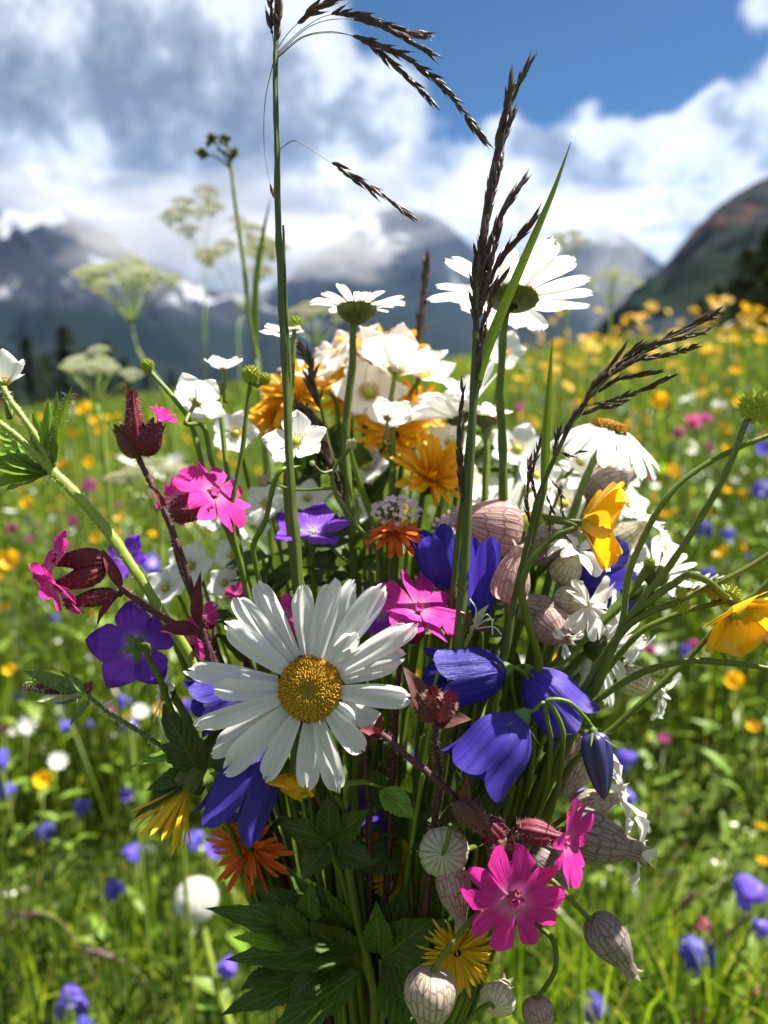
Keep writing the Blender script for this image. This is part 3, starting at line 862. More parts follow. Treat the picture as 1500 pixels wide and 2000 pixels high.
def composite(name, label, px, py, d, R, n, mat, via=None, seed=0, elev=.15, bend=-.1, count=(22, 16), wide=.18, core=None, brown=False, stem_r=.0009):
    """hawkbit / arnica: rings of toothed straps around a tuft"""
    C = P(px, py, d); n = D(*n); F = frame(C, n); Rm = px2m(R, d)
    th = thing(name, label, 'hawkbit' if name != 'arnica' else 'arnica', FOOT.copy(), GB)
    r = random.Random(seed)
    rows = [(count[0], 1.0, elev), (count[0], .9, elev + .25), (count[1], .72, elev + .5)] + ([(10, .45, elev + .85)] if core is None else [])
    for (cnt, len_, el) in rows:
        for k in range(cnt):
            v = k % 4
            me = petal_me(('ray', wide, v, round(bend, 2)), L=1, W=wide, kind='strap', bend=bend + .25 * (v - 1.5), cup=.3, rim=lambda q: 1 - .06 * abs(math.sin(q * 7.8)), nu=7, nv=7, twist=.25 * (v - 1.5), seed=v, base_w=.35)
            part(th, 'ray', me, M_[mat], on_ring(F, 2 * math.pi * (k + r.uniform(-.3, .3)) / cnt, Rm * .10, el + r.uniform(-.16, .16), Rm * len_ * r.uniform(.82, 1.06), 0, Rm * .03))
    if core: disc_parts(th, F, Rm * core, .5, 120, 'disccore', mat)
    cup_part(th, 'involucre', F, Rm * (.26 if not core else core * 1.05), Rm * .48, 'involucre', rib=10)
    mb, _ = stem_mesh([C - n * Rm * .4] + auto_stem(C, n, via=via)[1:], stem_r, stem_r * 1.5)
    part(th, 'stem', mb, M_['stem'])
    return th

def hairs(th, bodies, length, count, mat='hair', seed=0):
    """fine hairs standing off tubes; bodies = [(pts, radius function)]"""
    r = random.Random(seed); mb = MB()
    for pts, rad in bodies:
        n = len(pts)
        for k in range(count):
            f = r.random() * (n - 1.001); i = int(f); q = pts[i].lerp(pts[i + 1], f - i)
            t = (pts[i + 1] - pts[i]).normalized()
            x = t.orthogonal().normalized(); y = t.cross(x); a = r.uniform(0, 6.283)
            o = x * math.cos(a) + y * math.sin(a)
            b = q + o * rad(f / (n - 1)) * .95
            e = b + (o + t * r.uniform(-.4, .5)) * length * r.uniform(.5, 1.2)
            s = t * length * .06
            mb.add([b - s, b + s, e], [(0, 1, 2)])
    return part(th, 'hairs', mb.mesh('hairs', smooth=False), M_[mat], kind='stuff')

def calyx_mesh(A, B, r, teeth=5, bulge=.42, open_=.55):
    """inflated tube from A (stem end) to B (mouth), with pointed teeth; world coordinates"""
    ax = (B - A); L = ax.length; F = frame(A, ax)
    rows = []
    ns = 40
    prof = [(0.0, .28), (.08, .62), (.2, .88), (bulge, 1.0), (.62, .90), (.8, .68), (.9, .60), (1.0, open_)]
    for (u, w) in prof:
        row = []
        for k in range(ns + 1):
            ph = 2 * math.pi * k / ns
            w2 = w * (1 + .09 * math.sin(ph * 10))
            uu = u + (.16 * (abs(math.cos(ph * teeth / 2)) ** 1.5) if u >= 1.0 else 0)
            row.append(F @ Vector((r * w2 * math.cos(ph), r * w2 * math.sin(ph), L * uu)))
        rows.append(row)
    return MB().grid(rows)

def campion_petals(th, C, n, R, roll=0, mat='pink', seed=0, elev=.08, count=5, spread=None, fold=0):
    F = frame(C, n, roll); r = random.Random(seed)
    for k in range(count):
        a = 2 * math.pi * k / count if spread is None else spread[k]
        v = k % 3
        me = petal_me(('camp', v, fold), L=1, W=.90, kind='wedge', bend=-.28 - .2 * v + fold, cup=.10, rim=rim_bilobe, nu=10, nv=15, wave=.05, seed=v + 3, base_w=.12)
        part(th, 'petal', me, M_[mat], on_ring(F, a + r.uniform(-.08, .08), R * .04, elev + r.uniform(-.1, .12), R * r.uniform(.95, 1.05), r.uniform(-.15, .15)))
    part(th, 'throat', MB().lathe([(R * .01, -R * .12), (R * .10, -R * .05), (R * .13, R * .015), (R * .10, R * .05)], 14), M_['pinkpale'], F)
    for k in range(5):   # little scales round the throat
        me = petal_me('scale', L=1, W=.7, kind='round', bend=.3, cup=.3, nu=4, nv=4)
        part(th, 'throat_scale', me, M_['pinkpale'], on_ring(F, 2 * math.pi * k / 5 + .3, R * .05, 1.0, R * .15))

def campion(label, flowers, stem_px, d, seed=0, hair=True, stem_r=.00075, leaves=()):
    """flowers: (ax, ay, ad, bx, by, bd, r_px, petal) calyx from a to b; petal = None | dict(n, R, ...)"""
    th = thing('red_campion', label, 'campion', FOOT.copy(), GB)
    pts = [P(*q) for q in stem_px]
    mb, sp = stem_mesh(to_bundle(pts), stem_r, stem_r * 1.5)
    part(th, 'stem', mb, M_['stemred'])
    bodies = [(sp[:max(4, len(sp) - 12)], lambda u: stem_r)]
    for (ax, ay, ad, bx, by, bd, rp, pet) in flowers:
        A, B = P(ax, ay, ad), P(bx, by, bd)
        rr = px2m(rp, ad)
        part(th, 'calyx', calyx_mesh(A, B, rr), M_['calyx' if pet is not None or rng.random() < .6 else 'calyxbrown'])
        L = (B - A)
        bodies.append(([A, A.lerp(B, .3), A.lerp(B, .6), B], lambda u, rr=rr: rr * (.5 + 1.2 * u - 1.1 * u * u)))
        if pet:
            n = D(*pet['n']) if 'n' in pet else L.normalized()
            campion_petals(th, B + L.normalized() * L.length * .12, n, px2m(pet['R'], bd), pet.get('roll', 0), pet.get('mat', 'pink'), seed, pet.get('elev', .08), pet.get('count', 5), pet.get('spread'), pet.get('fold', 0))
        near = min(sp, key=lambda q: (q - A).length)
        if (near - A).length > rr * .5:
            mb, _ = stem_mesh([A, A.lerp(near, .5) + Vector((0, 0, -.001)), near], stem_r * .8)
            part(th, 'pedicel', mb, M_['stemred'])
    for (ax, ay, ad, bx, by, bd, wp, mt) in leaves:
        leaf_part(th, 'leaf', P(ax, ay, ad), P(bx, by, bd), px2m(wp, ad), mt)
    if hair: hairs(th, bodies, .0012, 320, 'hair', seed)
    return th

def leaf_part(th, name, A, B, W, mat, side=None, bend=.5, cup=.35, kind='point', teeth=False, seed=0):
    L = (B - A).length
    x = (B - A).normalized()
    zz = side if side is not None else (-FWD + UP * .8)
    y = zz.cross(x).normalized(); z = x.cross(y)
    Mx = Matrix((x, y, z)).transposed().to_4x4(); Mx.translation = A
    me = leaf_mesh(L, W, bend, cup, kind, teeth, seed)
    return part(th, name, me, M_[mat], Mx @ Matrix.Rotation(-bend * .45, 4, 'Y') if False else Mx)

def leaf_mesh(L, W, bend, cup, kind, teeth, seed):
    r = random.Random(seed)
    nu, nv = (22, 9) if teeth else (12, 7)
    rows, uvs = [], []
    for i in range(nu):
        u = i / (nu - 1)
        w = math.sin(u ** .75 * math.pi) * .92 + .06 * (1 - u)
        if teeth: w *= 1 - .22 * ((u * 9) % 1.0)
        w *= W / 2
        zc = bend * L * (u - u * u)
        row = []
        for j in range(nv):
            v = -1 + 2 * j / (nv - 1)
            h = cup * abs(v) ** 1.3 * w + .035 * L * math.sin(u * 16 + abs(v) * 3 + seed) * abs(v) * .35
            row.append((u * L, v * w, zc + h)); uvs.append((u, (v + 1) / 2))
        rows.append(row)
    return MB().grid(rows, uvs)

def bell(label, A, n, L, r, via, seed=0, mat='violet', lobes=.22, d=None, flare=.22, cat='bellflower', bud=False, width_pow=.6):
    """harebell: A = base of the corolla, n = direction of the mouth"""
    th = thing('harebell', label, cat, FOOT.copy(), GB)
    F = frame(A, n, random.Random(seed).uniform(0, 1.2))
    nu, ns = 20, 90
    rows, uvs = [], []
    for i in range(nu):
        u = i / (nu - 1)
        row = []
        for k in range(ns + 1):
            ph = 2 * math.pi * k / ns
            lob = 1 - lobes * (1 - abs(math.sin(2.5 * ph)) ** .5)
            uu = u * (lob if u > 0 else 1)
            if bud:
                rr = r * (math.sin(min(1, uu * 1.02) ** .62 * math.pi) ** .55 * .9 + .12 * (1 - uu)) * (1 + .10 * math.cos(5 * ph))
            else:
                rr = r * (.26 + .70 * (1 - (1 - min(1, uu * 1.9)) ** 2.4) + .10 * uu) * (1 + flare * max(0, uu - .7) ** 1.4 * 3.0) * (1 + .05 * math.cos(5 * ph) * (1 - uu) + .03 * math.cos(10 * ph) + .05 * mnoise.noise(Vector((math.cos(ph) * 2.2, math.sin(ph) * 2.2, uu * 1.6 + seed * 3))) + .030 * mnoise.noise(Vector((math.cos(ph) * 7, math.sin(ph) * 7, uu * 2.2 + seed))))
            row.append((rr * math.cos(ph), rr * math.sin(ph), L * uu)); uvs.append((uu, k / ns * 3))
        rows.append(row)
    part(th, 'corolla', MB().grid(rows, uvs), M_[mat], F)
    cup_part(th, 'calyx_cup', F @ Matrix.Translation((0, 0, r * .08)), r * .30, r * .42, 'sepal', rib=10)
    for k in range(5):
        me = petal_me('needle_sepal', L=1, W=.10, kind='point', bend=-.35, cup=.2, nu=7, nv=3, base_w=.6)
        part(th, 'sepal', me, M_['stem'], on_ring(F, 2 * math.pi * k / 5 + .4, r * .24, .85 - .35 * (k % 3), L * .42))
    if not bud:
        mb = MB().tube([Vector((0, 0, L * .1)), Vector((0, 0, L * .6)), Vector((0, 0, L * .78))], [r * .05, r * .05, r * .09], 6)
        part(th, 'style', mb, M_['frill'], F)
    mb, _ = stem_mesh([A - n * r * .3] + to_bundle([P(*q) for q in via]), .00045, .0009)
    part(th, 'stem', mb, M_['stem'])
    return th

def bladder(label, px, py, d, W, L, n, via=None, mat='bladder', frills=0, seed=0, frill_R=None, droop=True):
    """bladder campion: netted balloon centred at the pixel; n = direction of its mouth"""
    th = thing('bladder_campion', label, 'bladder campion', FOOT.copy(), GB)
    C = P(px, py, d); n = D(*n); F = frame(C, n, seed)
    r = px2m(W, d) / 2; l = px2m(L, d)
    prof = []
    for i in range(15):
        u = i / 14
        w = math.sin(min(1, u * 1.06) ** .62 * math.pi) ** .62 if u < .93 else 0
        w = max(w, .30 + .10 * math.sin(u * 9)) if u > .8 else max(w, .07)
        prof.append((r * w, l * (u - .5)))
    part(th, 'balloon', MB().lathe(prof, 40, lambda p, u: 1 + .02 * math.cos(p * 24) + .03 * math.sin(p * 2 + seed) + .10 * mnoise.noise(Vector((math.cos(p) * 1.5, math.sin(p) * 1.5, u * 2.5 + seed)))), M_[mat], F)
    for k in range(5):
        me = petal_me('tooth', L=1, W=.75, kind='point', bend=-.4, cup=.3, nu=5, nv=5, base_w=.7)
        part(th, 'tooth', me, M_[mat], on_ring(F, 2 * math.pi * k / 5, r * .30, 1.15, r * .42, 0, l * .47))
    rr = random.Random(seed)
    for k in range(frills):
        me = petal_me(('frill', k % 3), L=1, W=.62, kind='wedge', bend=-.9 - .3 * (k % 3), cup=.3, rim=rim_bilobe, nu=9, nv=11, wave=.12, seed=k % 3, base_w=.3)
        part(th, 'petal', me, M_['frill'], on_ring(F, 2 * math.pi * k / frills + rr.uniform(-.3, .3), r * .2, .75 + rr.uniform(-.4, .4), frill_R and px2m(frill_R, d) or r * 1.0, rr.uniform(-.4, .4), l * .48))
    back = C - n * l * .5
    pts = [back + n * l * .02] + ([P(*q) for q in via] if via else [back - n * .008])
    mb, _ = stem_mesh(to_bundle(pts), .0005, .0010)
    part(th, 'stem', mb, M_['stem'])
    return th

def spikelet_me(seed):
    r = random.Random(seed); mb = MB()
    for k in range(3):   # overlapping pointed husks
        prof = [(.0, 0), (.085, .12), (.125, .35), (.10, .62), (.045, .85), (.0, 1.0 + .15 * k)]
        t = MB().lathe([(a * (1 - .15 * k), z * .8 + .16 * k) for a, z in prof], 6)
        off = Vector(((k - 1) * .06, r.uniform(-.03, .03), 0))
        mb.add([Vector(v) + off * Vector(v).z for v in t.v], t.f, t.uv)
    return mb.mesh('spikelet')
SPK = [spikelet_me(i) for i in range(3)]

def panicle_branch(th, pts, start, n_spk, size, r0, mat='spike', seed=0, spread=.35, bmat='branch', per=8):
    """thin branch with spikelets from fraction start to the tip"""
    s = spline(pts, per); n = len(s); r = random.Random(seed)
    b = part(th, 'panicle_branch', MB().tube(s, [lerp(r0, r0 * .5, i / (n - 1)) for i in range(n)], 5), M_[bmat])
    n_spk = int(n_spk * 1.7); size *= 1.38
    for k in range(n_spk):
        f = (start + (1 - start) * (k + r.random() * .6) / n_spk) * (n - 1)
        i = min(n - 2, int(f)); q = s[i].lerp(s[i + 1], min(1, f - i))
        t = (s[i + 1] - s[i]).normalized()
        side = t.orthogonal().normalized(); side.rotate(Matrix.Rotation(k * 2.4 + r.random(), 3, t))
        dirv = (t + side * r.uniform(.08, spread)).normalized()
        Mx = dirv.to_track_quat('Z', 'Y').to_matrix().to_4x4(); Mx.translation = q
        part(b, 'spikelet', SPK[k % 3], M_[mat], Mx @ Matrix.Rotation(r.uniform(0, 6), 4, 'Z') @ Matrix.Scale(size * r.uniform(.75, 1.25), 4))
    return b

def blade_mesh(pts, w, fold=.35, side=None):
    s = spline(pts, 8); n = len(s); rows = []
    for i, q in enumerate(s):
        u = i / (n - 1); t = (s[min(n - 1, i + 1)] - s[max(0, i - 1)]).normalized()
        x = t.cross(side or -FWD).normalized(); z = x.cross(t)
        ww = w / 2 * (1 - u ** 2.2) * (.7 + .3 * min(1, u * 5)) + .00008
        rows.append([q + x * (v * ww) + z * (abs(v) * ww * fold) for v in (-1, -.5, 0, .5, 1)])
    return MB().grid(rows)

def seedhead(label, px, py, d, Rp, stem_px, mat='seedhead', name='buttercup_seedhead', stem_r=.0006, spikes=70, buds=(), smat='stem'):
    th = thing(name, label, 'seedhead' if 'seed' in name else 'flower bud', FOOT.copy(), GB)
    C = P(px, py, d); r = px2m(Rp, d)
    def ball(C, r, nm):
        mb = MB()
        for k in range(spikes):
            z = 1 - 2 * (k + .5) / spikes; a = k * 2.39996; q = math.sqrt(1 - z * z)
            nn = Vector((q * math.cos(a), q * math.sin(a), z))
            x = nn.orthogonal().normalized() * r * .2; y = nn.cross(x).normalized() * r * .2
            c = C + nn * r * .72
            mb.add([c + x, c + y, c - x, c - y, C + nn * r * 1.12 + Vector((0, 0, r * .08))], [(0, 1, 4), (1, 2, 4), (2, 3, 4), (3, 0, 4)])
        t = MB().lathe([(r * .8 * math.sin(q), -r * .8 * math.cos(q)) for q in [math.pi * i / 7 for i in range(8)]], 10)
        mb.add([Vector(v) + C for v in t.v], t.f, t.uv)
        part(th, nm, mb.mesh(nm, smooth=False), M_[mat])
    ball(C, r, 'seed_cluster' if 'seed' in name else 'bud')
    mb, sp = stem_mesh(to_bundle([C] + [P(*q) for q in stem_px]), stem_r, stem_r * 1.6)
    part(th, 'stem', mb, M_[smat])
    hairs(th, [(sp[:max(6, len(sp) - 14)], lambda u: stem_r * .95)], .0006, 130, 'hairw', int(px))
    for (bx, by, bd, br) in buds:
        c = P(bx, by, bd); ball(c, px2m(br, bd), 'bud')
        near = min(sp, key=lambda q: (q - c).length + max(0, q.z - c.z) * 3)
        mb, _ = stem_mesh([c, c.lerp(near, .5) + Vector((0, 0, -.0015)), near], stem_r * .7)
        part(th, 'side_stalk', mb, M_[smat])
    return th

def leafy_stem(label, stem_px, leaves, mat='leaf', name='leafy_stem', smat='stem', stem_r=.0009, teeth=True, seed=0, bundle=True):
    th = thing(name, label, 'leaf', FOOT.copy(), 'leafy stems in the bouquet')
    pts = [P(*q) for q in stem_px]
    mb, _ = stem_mesh(to_bundle(pts) if bundle else pts, stem_r, stem_r * 1.5)
    part(th, 'stem', mb, M_[smat])
    for k, (ax, ay, ad, bx, by, bd, w, *rest) in enumerate(leaves):
        sd = D(*rest[0]) if rest and rest[0] else None
        mt = rest[1] if len(rest) > 1 else mat
        leaf_part(th, 'leaf', P(ax, ay, ad), P(bx, by, bd), px2m(w, ad), mt, sd, .25 + .2 * math.sin(k * 2.1 + seed), .35, 'point', teeth, seed * 7 + k)
    return th
# ------------------------------------------------------------------ the bouquet
# --- oxeye daisies
T_ = [(500, 1143, 46, 0), (463, 1173, 44, -.05), (450, 1223, 50, .02), (375, 1310, 44, 0), (425, 1347, 42, .12), (390, 1418, 40, .02), (413, 1470, 48, -.1),
      (443, 1500, 54, .05), (523, 1513, 44, .02), (600, 1536, 46, .06), (657, 1543, 44, 0), (707, 1463, 44, .05), (740, 1420, 44, -.1), (690, 1405, 38, .16),
      (797, 1362, 46, .03), (782, 1285, 50, -.03), (804, 1222, 46, .08), (743, 1150, 52, -.04), (697, 1236, 38, .30), (686, 1143, 40, -.1), (650, 1139, 48, .03), (588, 1152, 46, .02)]
C0 = P(606, 1345, .190); N0 = D(-.06, .10, 1)
daisy('large white oxeye daisy facing out, with round golden disc', C0, N0, 0, px2m(63, .19), to_bundle([P(612, 1385, .200), P(652, 1560, .207), P(690, 1760, .212), P(730, 1960, .218)]), tips=T_, florets=600)
def dz(label, px, py, d, R, dr, n, via, **k):
    C = P(px, py, d)
    daisy(label, C, D(*n), px2m(R, d), px2m(dr, d), to_bundle([P(*q) for q in via]), **k)
dz('tall white oxeye daisy seen from below behind the dark grass ear', 1000, 580, .221, 162, 50, (.10, .96, -.22), [(988, 610, .222), (978, 740, .224), (982, 900, .224), (976, 1100, .226)], count=16, elev=.20, bend=-.15, wide=1.25, seed=4, roll=.2, depth=.35)
dz('upright oxeye daisy with dark cup seen side on', 697, 598, .235, 98, 38, (.02, 1, .04), [(692, 635, .235), (685, 740, .236), (674, 860, .237), (690, 1060, .235)], count=20, elev=.38, bend=-.42, seed=7, depth=.85)
dz('oxeye daisy with raised petals left of the dark grass ear', 896, 808, .262, 130, 26, (-.42, .80, .15), [(900, 850, .262), (890, 1000, .26)], count=16, elev=.62, bend=-.15, seed=9, depth=.8, wide=.85)
dz('oxeye daisy with petals spread sideways behind the dark grass ear', 948, 815, .258, 132, 24, (.28, .93, -.05), [(950, 850, .258), (945, 1000, .255)], count=13, elev=.18, bend=-.2, seed=10, depth=.8, wide=.9, arc=(-1.4, 1.9))
dz('oxeye daisy with drooping petals and bright yellow disc under the arching grass', 1190, 836, .234, 135, 36, (.22, .93, .22), [(1160, 900, .234), (1120, 1000, .232), (1080, 1100, .23)], count=17, elev=-.35, bend=-.55, seed=12)
dz('white daisy turned away beside the crossing buttercup stems', 1282, 1120, .229, 80, 24, (.30, .62, -.62), [(1265, 1160, .229), (1200, 1230, .226), (1100, 1330, .224)], count=15, elev=.45, bend=-.35, seed=14, depth=1.1)
dz('white daisy facing sideways with olive cup next to the bladder campions', 1170, 1262, .222, 118, 30, (.86, -.18, -.20), [(1140, 1280, .222), (1080, 1370, .222)], count=18, elev=.35, bend=-.4, seed=15, depth=.9)
dz('small white daisy hanging behind the green buttercup buds', 1352, 1150, .236, 66, 16, (.40, -.62, .35), [(1330, 1110, .236), (1270, 1140, .234), (1150, 1300, .23)], count=14, elev=.3, bend=-.3, seed=16)
dz('pale daisy half hidden behind the pair of straight green stalks', 978, 1010, .275, 115, 30, (.0, .80, .30), [(975, 1060, .274)], count=17, elev=.75, bend=-.2, seed=17, wide=1.1)
dz('white daisy behind the golden buttercup', 1178, 930, .258, 92, 26, (.25, .30, .85), [(1170, 1010, .258)], count=15, elev=.1, seed=18, wide=1.15)
dz('little white daisy turned left beside the purple cranesbill', 322, 1352, .222, 62, 18, (-.75, .15, .35), [(345, 1370, .222), (380, 1440, .220)], count=16, elev=.25, bend=-.3, seed=19, depth=1.0)
dz('white daisy with folded petals below the buttercup stalks', 1215, 1300, .232, 92, 20, (.72, -.45, .30), [(1180, 1290, .232), (1120, 1340, .23)], count=13, elev=.45, bend=-.5, seed=20, wide=.9)

# --- white crowfoots and anemones
crowfoot('white crowfoot seen from behind above the pink campion', 383, 788, .222, 60, (.10, .55, -.62), [(396, 830, .221), (412, 900, .22), (445, 1000, .218), (478, 1110, .22)], seed=1)
crowfoot('small white crowfoot with flat petals behind the round green seedhead', 436, 722, .232, 44, (-.05, .93, .1), [(430, 750, .232), (440, 900, .23), (470, 1080, .226)], seed=2, elev=.35)
crowfoot('softly blurred white crowfoot between two thin stalks', 460, 848, .252, 50, (.05, .25, .95), seed=3)
crowfoot('white crowfoot with ruffled petals beside the tall grass stalk', 578, 866, .204, 66, (-.10, .52, .78), [(545, 920, .207), (520, 1010, .21), (495, 1080, .213)], seed=4, roll=.5, elev=.12)
crowfoot('white crowfoot turned away below the creamy anemones', 757, 818, .25, 52, (.1, .82, -.42), [(762, 870, .25), (765, 1000, .248)], seed=5)
crowfoot('pale blurred crowfoot right of the dark campion stalk', 372, 1105, .266, 52, (0, .2, 1), seed=6)
crowfoot('white crowfoot with blurred petals just above the large daisy', 455, 1085, .268, 44, (-.1, .4, .8), seed=7)
crowfoot('white crowfoot with yellow eye behind the daisy stalk', 984, 692, .285, 46, (0, .42, .9), seed=8)
crowfoot('white crowfoot petals seen edge on beside the tall grass stalk', 552, 651, .222, 48, (-.02, 1, .04), [(560, 700, .222), (566, 800, .222), (560, 1000, .222)], seed=9, elev=.02)
crowfoot('white crowfoot with half closed petals on the hairy green stalk', 8, 752, .202, 66, (-.25, .85, -.25), [(28, 790, .202), (70, 860, .203), (103, 922, .203), (190, 1010, .205), (262, 1105, .207), (330, 1225, .21)], seed=10, elev=.75)
anemone('creamy white anemone with pink flushed petals above the orange flowers', 772, 728, .262, 104, (.12, .80, -.30), [(765, 790, .262), (768, 950, .258)], seed=1)
anemone('creamy blurred anemone left of the dark daisy stalk', 640, 745, .275, 100, (-.25, .70, .30), seed=2, elev=.55)
anemone('pale anemone with hanging petals beneath the golden flower', 720, 770, .272, 80, (.1, .3, .75), seed=3, elev=.3)

anemone('pale anemone just left of the golden arnica on top', 690, 705, .284, 78, (-.2, .6, .6), seed=4, elev=.4)
anemone('creamy anemone right of the golden arnica on top', 822, 735, .280, 70, (.35, .6, .5), seed=5, elev=.4)
crowfoot('white crowfoot low beneath the spreading daisies', 880, 870, .272, 56, (.1, .6, .7), seed=11)
crowfoot('white crowfoot beside the dark narrow grass ear', 1010, 880, .28, 60, (-.1, .5, .8), seed=12)
crowfoot('white crowfoot left of the bright golden arnica', 715, 915, .268, 48, (-.1, .5, .8), seed=13)
crowfoot('white crowfoot between the purple cranesbills', 520, 985, .262, 46, (-.1, .4, .8), seed=14)
crowfoot('white crowfoot beside the blurred purple cranesbill', 325, 1150, .262, 46, (-.2, .4, .8), seed=15)
crowfoot('white crowfoot above the bladder campions', 1100, 985, .262, 58, (.1, .5, .8), seed=16)
for (lab, px, py, d, R, n) in [('small white crowfoot in the gap left of the purple cranesbill', 498, 1035, .255, 40, (-.2, .4, .8)), ('small white crowfoot just above the flat purple cranesbill', 600, 975, .262, 42, (.1, .5, .7)),
        ('small white crowfoot between golden arnica and netted bladder campion', 905, 945, .265, 46, (.1, .5, .8)), ('small white crowfoot beside the thin upright grass blade', 1045, 930, .262, 48, (.2, .4, .8)),
        ('small white crowfoot under the drooping daisy', 1130, 905, .25, 46, (.3, .5, .7)), ('small white crowfoot beside the valerian', 700, 1000, .25, 36, (-.1, .5, .8)),
        ('small white crowfoot above the side facing buttercup', 1225, 985, .25, 46, (.4, .4, .7)), ('small white crowfoot right of the white daisy turned away', 1300, 1075, .245, 40, (.5, .4, .6)),
        ('small white crowfoot just below the seedhead stalks', 420, 1010, .258, 38, (-.2, .4, .8)), ('small white crowfoot under the pink campion', 440, 1140, .25, 38, (-.2, .4, .8))]:
    crowfoot(lab, px, py, d, R, n, seed=px)
# --- yellow and orange composites
composite('arnica', 'golden arnica glowing behind the two anemones', 690, 780, .292, 78, (.1, .5, .7), 'ray', seed=21)
composite('arnica', 'golden arnica just right of the creamy anemone', 812, 800, .288, 66, (.3, .5, .6), 'ray', seed=22)
composite('arnica', 'golden arnica at the top of the bouquet', 748, 696, .290, 100, (.0, .80, .35), 'ray', seed=1)
composite('arnica', 'golden arnica left of the creamy anemone', 578, 772, .270, 84, (-.3, .55, .65), 'ray', seed=2)
composite('arnica', 'golden arnica behind the thin green stalk', 772, 850, .278, 80, (.1, .4, .8), 'ray', seed=3)
composite('arnica', 'bright golden arnica with dark centre below the daisies', 842, 936, .252, 86, (.2, .45, .6), 'ray', seed=4, elev=.45)
composite('arnica', 'small golden arnica below the tall grass stalk', 540, 815, .275, 56, (-.2, .3, .8), 'ray', seed=5)
composite('hawkbit', 'orange hawkbit with drooping outer rays under the pink valerian', 772, 1040, .214, 66, (.08, .88, .32), 'orange', seed=6, elev=-.1, bend=-.5, wide=.22, count=(18, 12))
composite('hawkbit', 'dark orange hawkbit hanging in shade below the violet bellflower', 490, 1655, .216, 88, (-.35, -.05, .8), 'orange', [(560, 1600, .22), (640, 1680, .222)], seed=7, wide=.12)
composite('hawkbit', 'closed yellow hawkbit hanging beside the leaves', 368, 1535, .206, 120, (-.52, -.83, .12), 'lemon', [(395, 1480, .208), (470, 1530, .214)], seed=8, elev=1.22, wide=.085, count=(22, 14))
composite('hawkbit', 'shaded yellow hawkbit behind the striped balloon flower', 800, 1700, .226, 82, (-.05, .0, 1), 'lemon', seed=9, elev=.3, wide=.11)
composite('hawkbit', 'yellow hawkbit beneath the pink campion', 893, 1860, .199, 80, (.18, -.15, .95), 'lemon', [(860, 1800, .21), (800, 1830, .222)], seed=10, elev=.12, wide=.085, count=(34, 26))
composite('hawkbit', 'little orange hawkbit low among the stems', 590, 1958, .222, 42, (-.1, .3, .9), 'orange', seed=11)
composite('hawkbit', 'dark orange hawkbit in deep shade between the stems', 752, 1655, .236, 50, (-.1, .2, .9), 'orange', seed=12)
buttercup('yellow buttercup tucked under the large daisy', 566, 1512, .203, 62, (-.12, -.78, .40), [(585, 1480, .21), (640, 1600, .215)], seed=1, elev=.35)
buttercup('golden buttercup seen side on with ruffled edge', 1138, 1020, .195, 108, (.95, -.12, .12), [(1122, 1026, .195), (1082, 1046, .195), (1040, 1088, .195), (1018, 1150, .195), (1034, 1220, .196), (1052, 1290, .198), (1030, 1420, .204)], seed=2, elev=.48)
buttercup('nodding golden buttercup on the outstretched curved stalk', 1436, 1188, .198, 100, (.20, -.62, .60), [(1418, 1165, .198), (1385, 1138, .198), (1345, 1122, .198), (1316, 1140, .199), (1280, 1165, .2), (1225, 1215, .202), (1120, 1390, .208)], seed=3, elev=.42)

# --- red campions
campion('red campion with one hot pink flower facing out and one side on', [
    (1000, 1690, .187, 1004, 1752, .1805, 30, dict(n=(.04, -.02, 1), R=100, roll=.35, elev=.02)),
    (1008, 1618, .184, 1092, 1636, .183, 24, dict(n=(.80, .0, .50), R=84, roll=.6, elev=.45, count=5)),
    (968, 1640, .187, 985, 1672, .184, 26, None), (990, 1612, .188, 948, 1640, .187, 26, None), (945, 1600, .186, 1000, 1660, .187, 22, None),
    (893, 1560, .185, 942, 1615, .185, 27, None)],
    [(975, 1640, .187), (925, 1600, .187), (880, 1548, .186), (800, 1480, .187), (738, 1432, .190), (715, 1470, .2), (720, 1600, .212)], .187, seed=2,
    leaves=((905, 1580, .186, 912, 1510, .183, 26, 'calyxbrown'), (738, 1436, .19, 748, 1388, .186, 20, 'calyx'), (738, 1436, .19, 700, 1425, .188, 26, 'calyx')))
campion('dark red campion bud cluster between daisy and violet bells', [
    (850, 1405, .187, 815, 1358, .186, 24, None), (852, 1405, .187, 880, 1362, .184, 23, None), (850, 1400, .187, 846, 1352, .183, 19, None)],
    [(850, 1405, .187), (853, 1470, .189), (858, 1540, .193), (845, 1640, .2)], .187, seed=3,
    leaves=((848, 1412, .187, 922, 1405, .184, 42, 'calyxbrown'), (842, 1408, .187, 786, 1300, .187, 44, 'calyxbrown')))
campion('deep pink campion flower opening upwards beside the large daisy', [
    (784, 1250, .203, 812, 1196, .201, 34, dict(n=(.36, .62, .52), R=88, mat='pink', elev=.30))],
    [(784, 1252, .203), (778, 1330, .206), (770, 1450, .212)], .203, seed=4)
campion('three dark red campion calyxes with pale pink flowers pointing left', [
    (208, 1092, .200, 118, 1094, .198, 22, dict(n=(-.62, .45, .55), R=64, mat='pinkpale', elev=.25, roll=.3)),
    (205, 1112, .200, 122, 1142, .197, 22, dict(n=(-.45, -.55, .60), R=70, mat='pinkpale', elev=.30)),
    (228, 1158, .200, 138, 1178, .198, 17, None)],
    [(206, 1102, .2), (240, 1152, .2), (290, 1188, .201), (340, 1216, .203), (398, 1250, .205), (430, 1360, .212)], .2, seed=5,
    leaves=((238, 1150, .2, 198, 1070, .199, 24, 'calyx'), (240, 1152, .2, 188, 1225, .199, 18, 'calyx')))
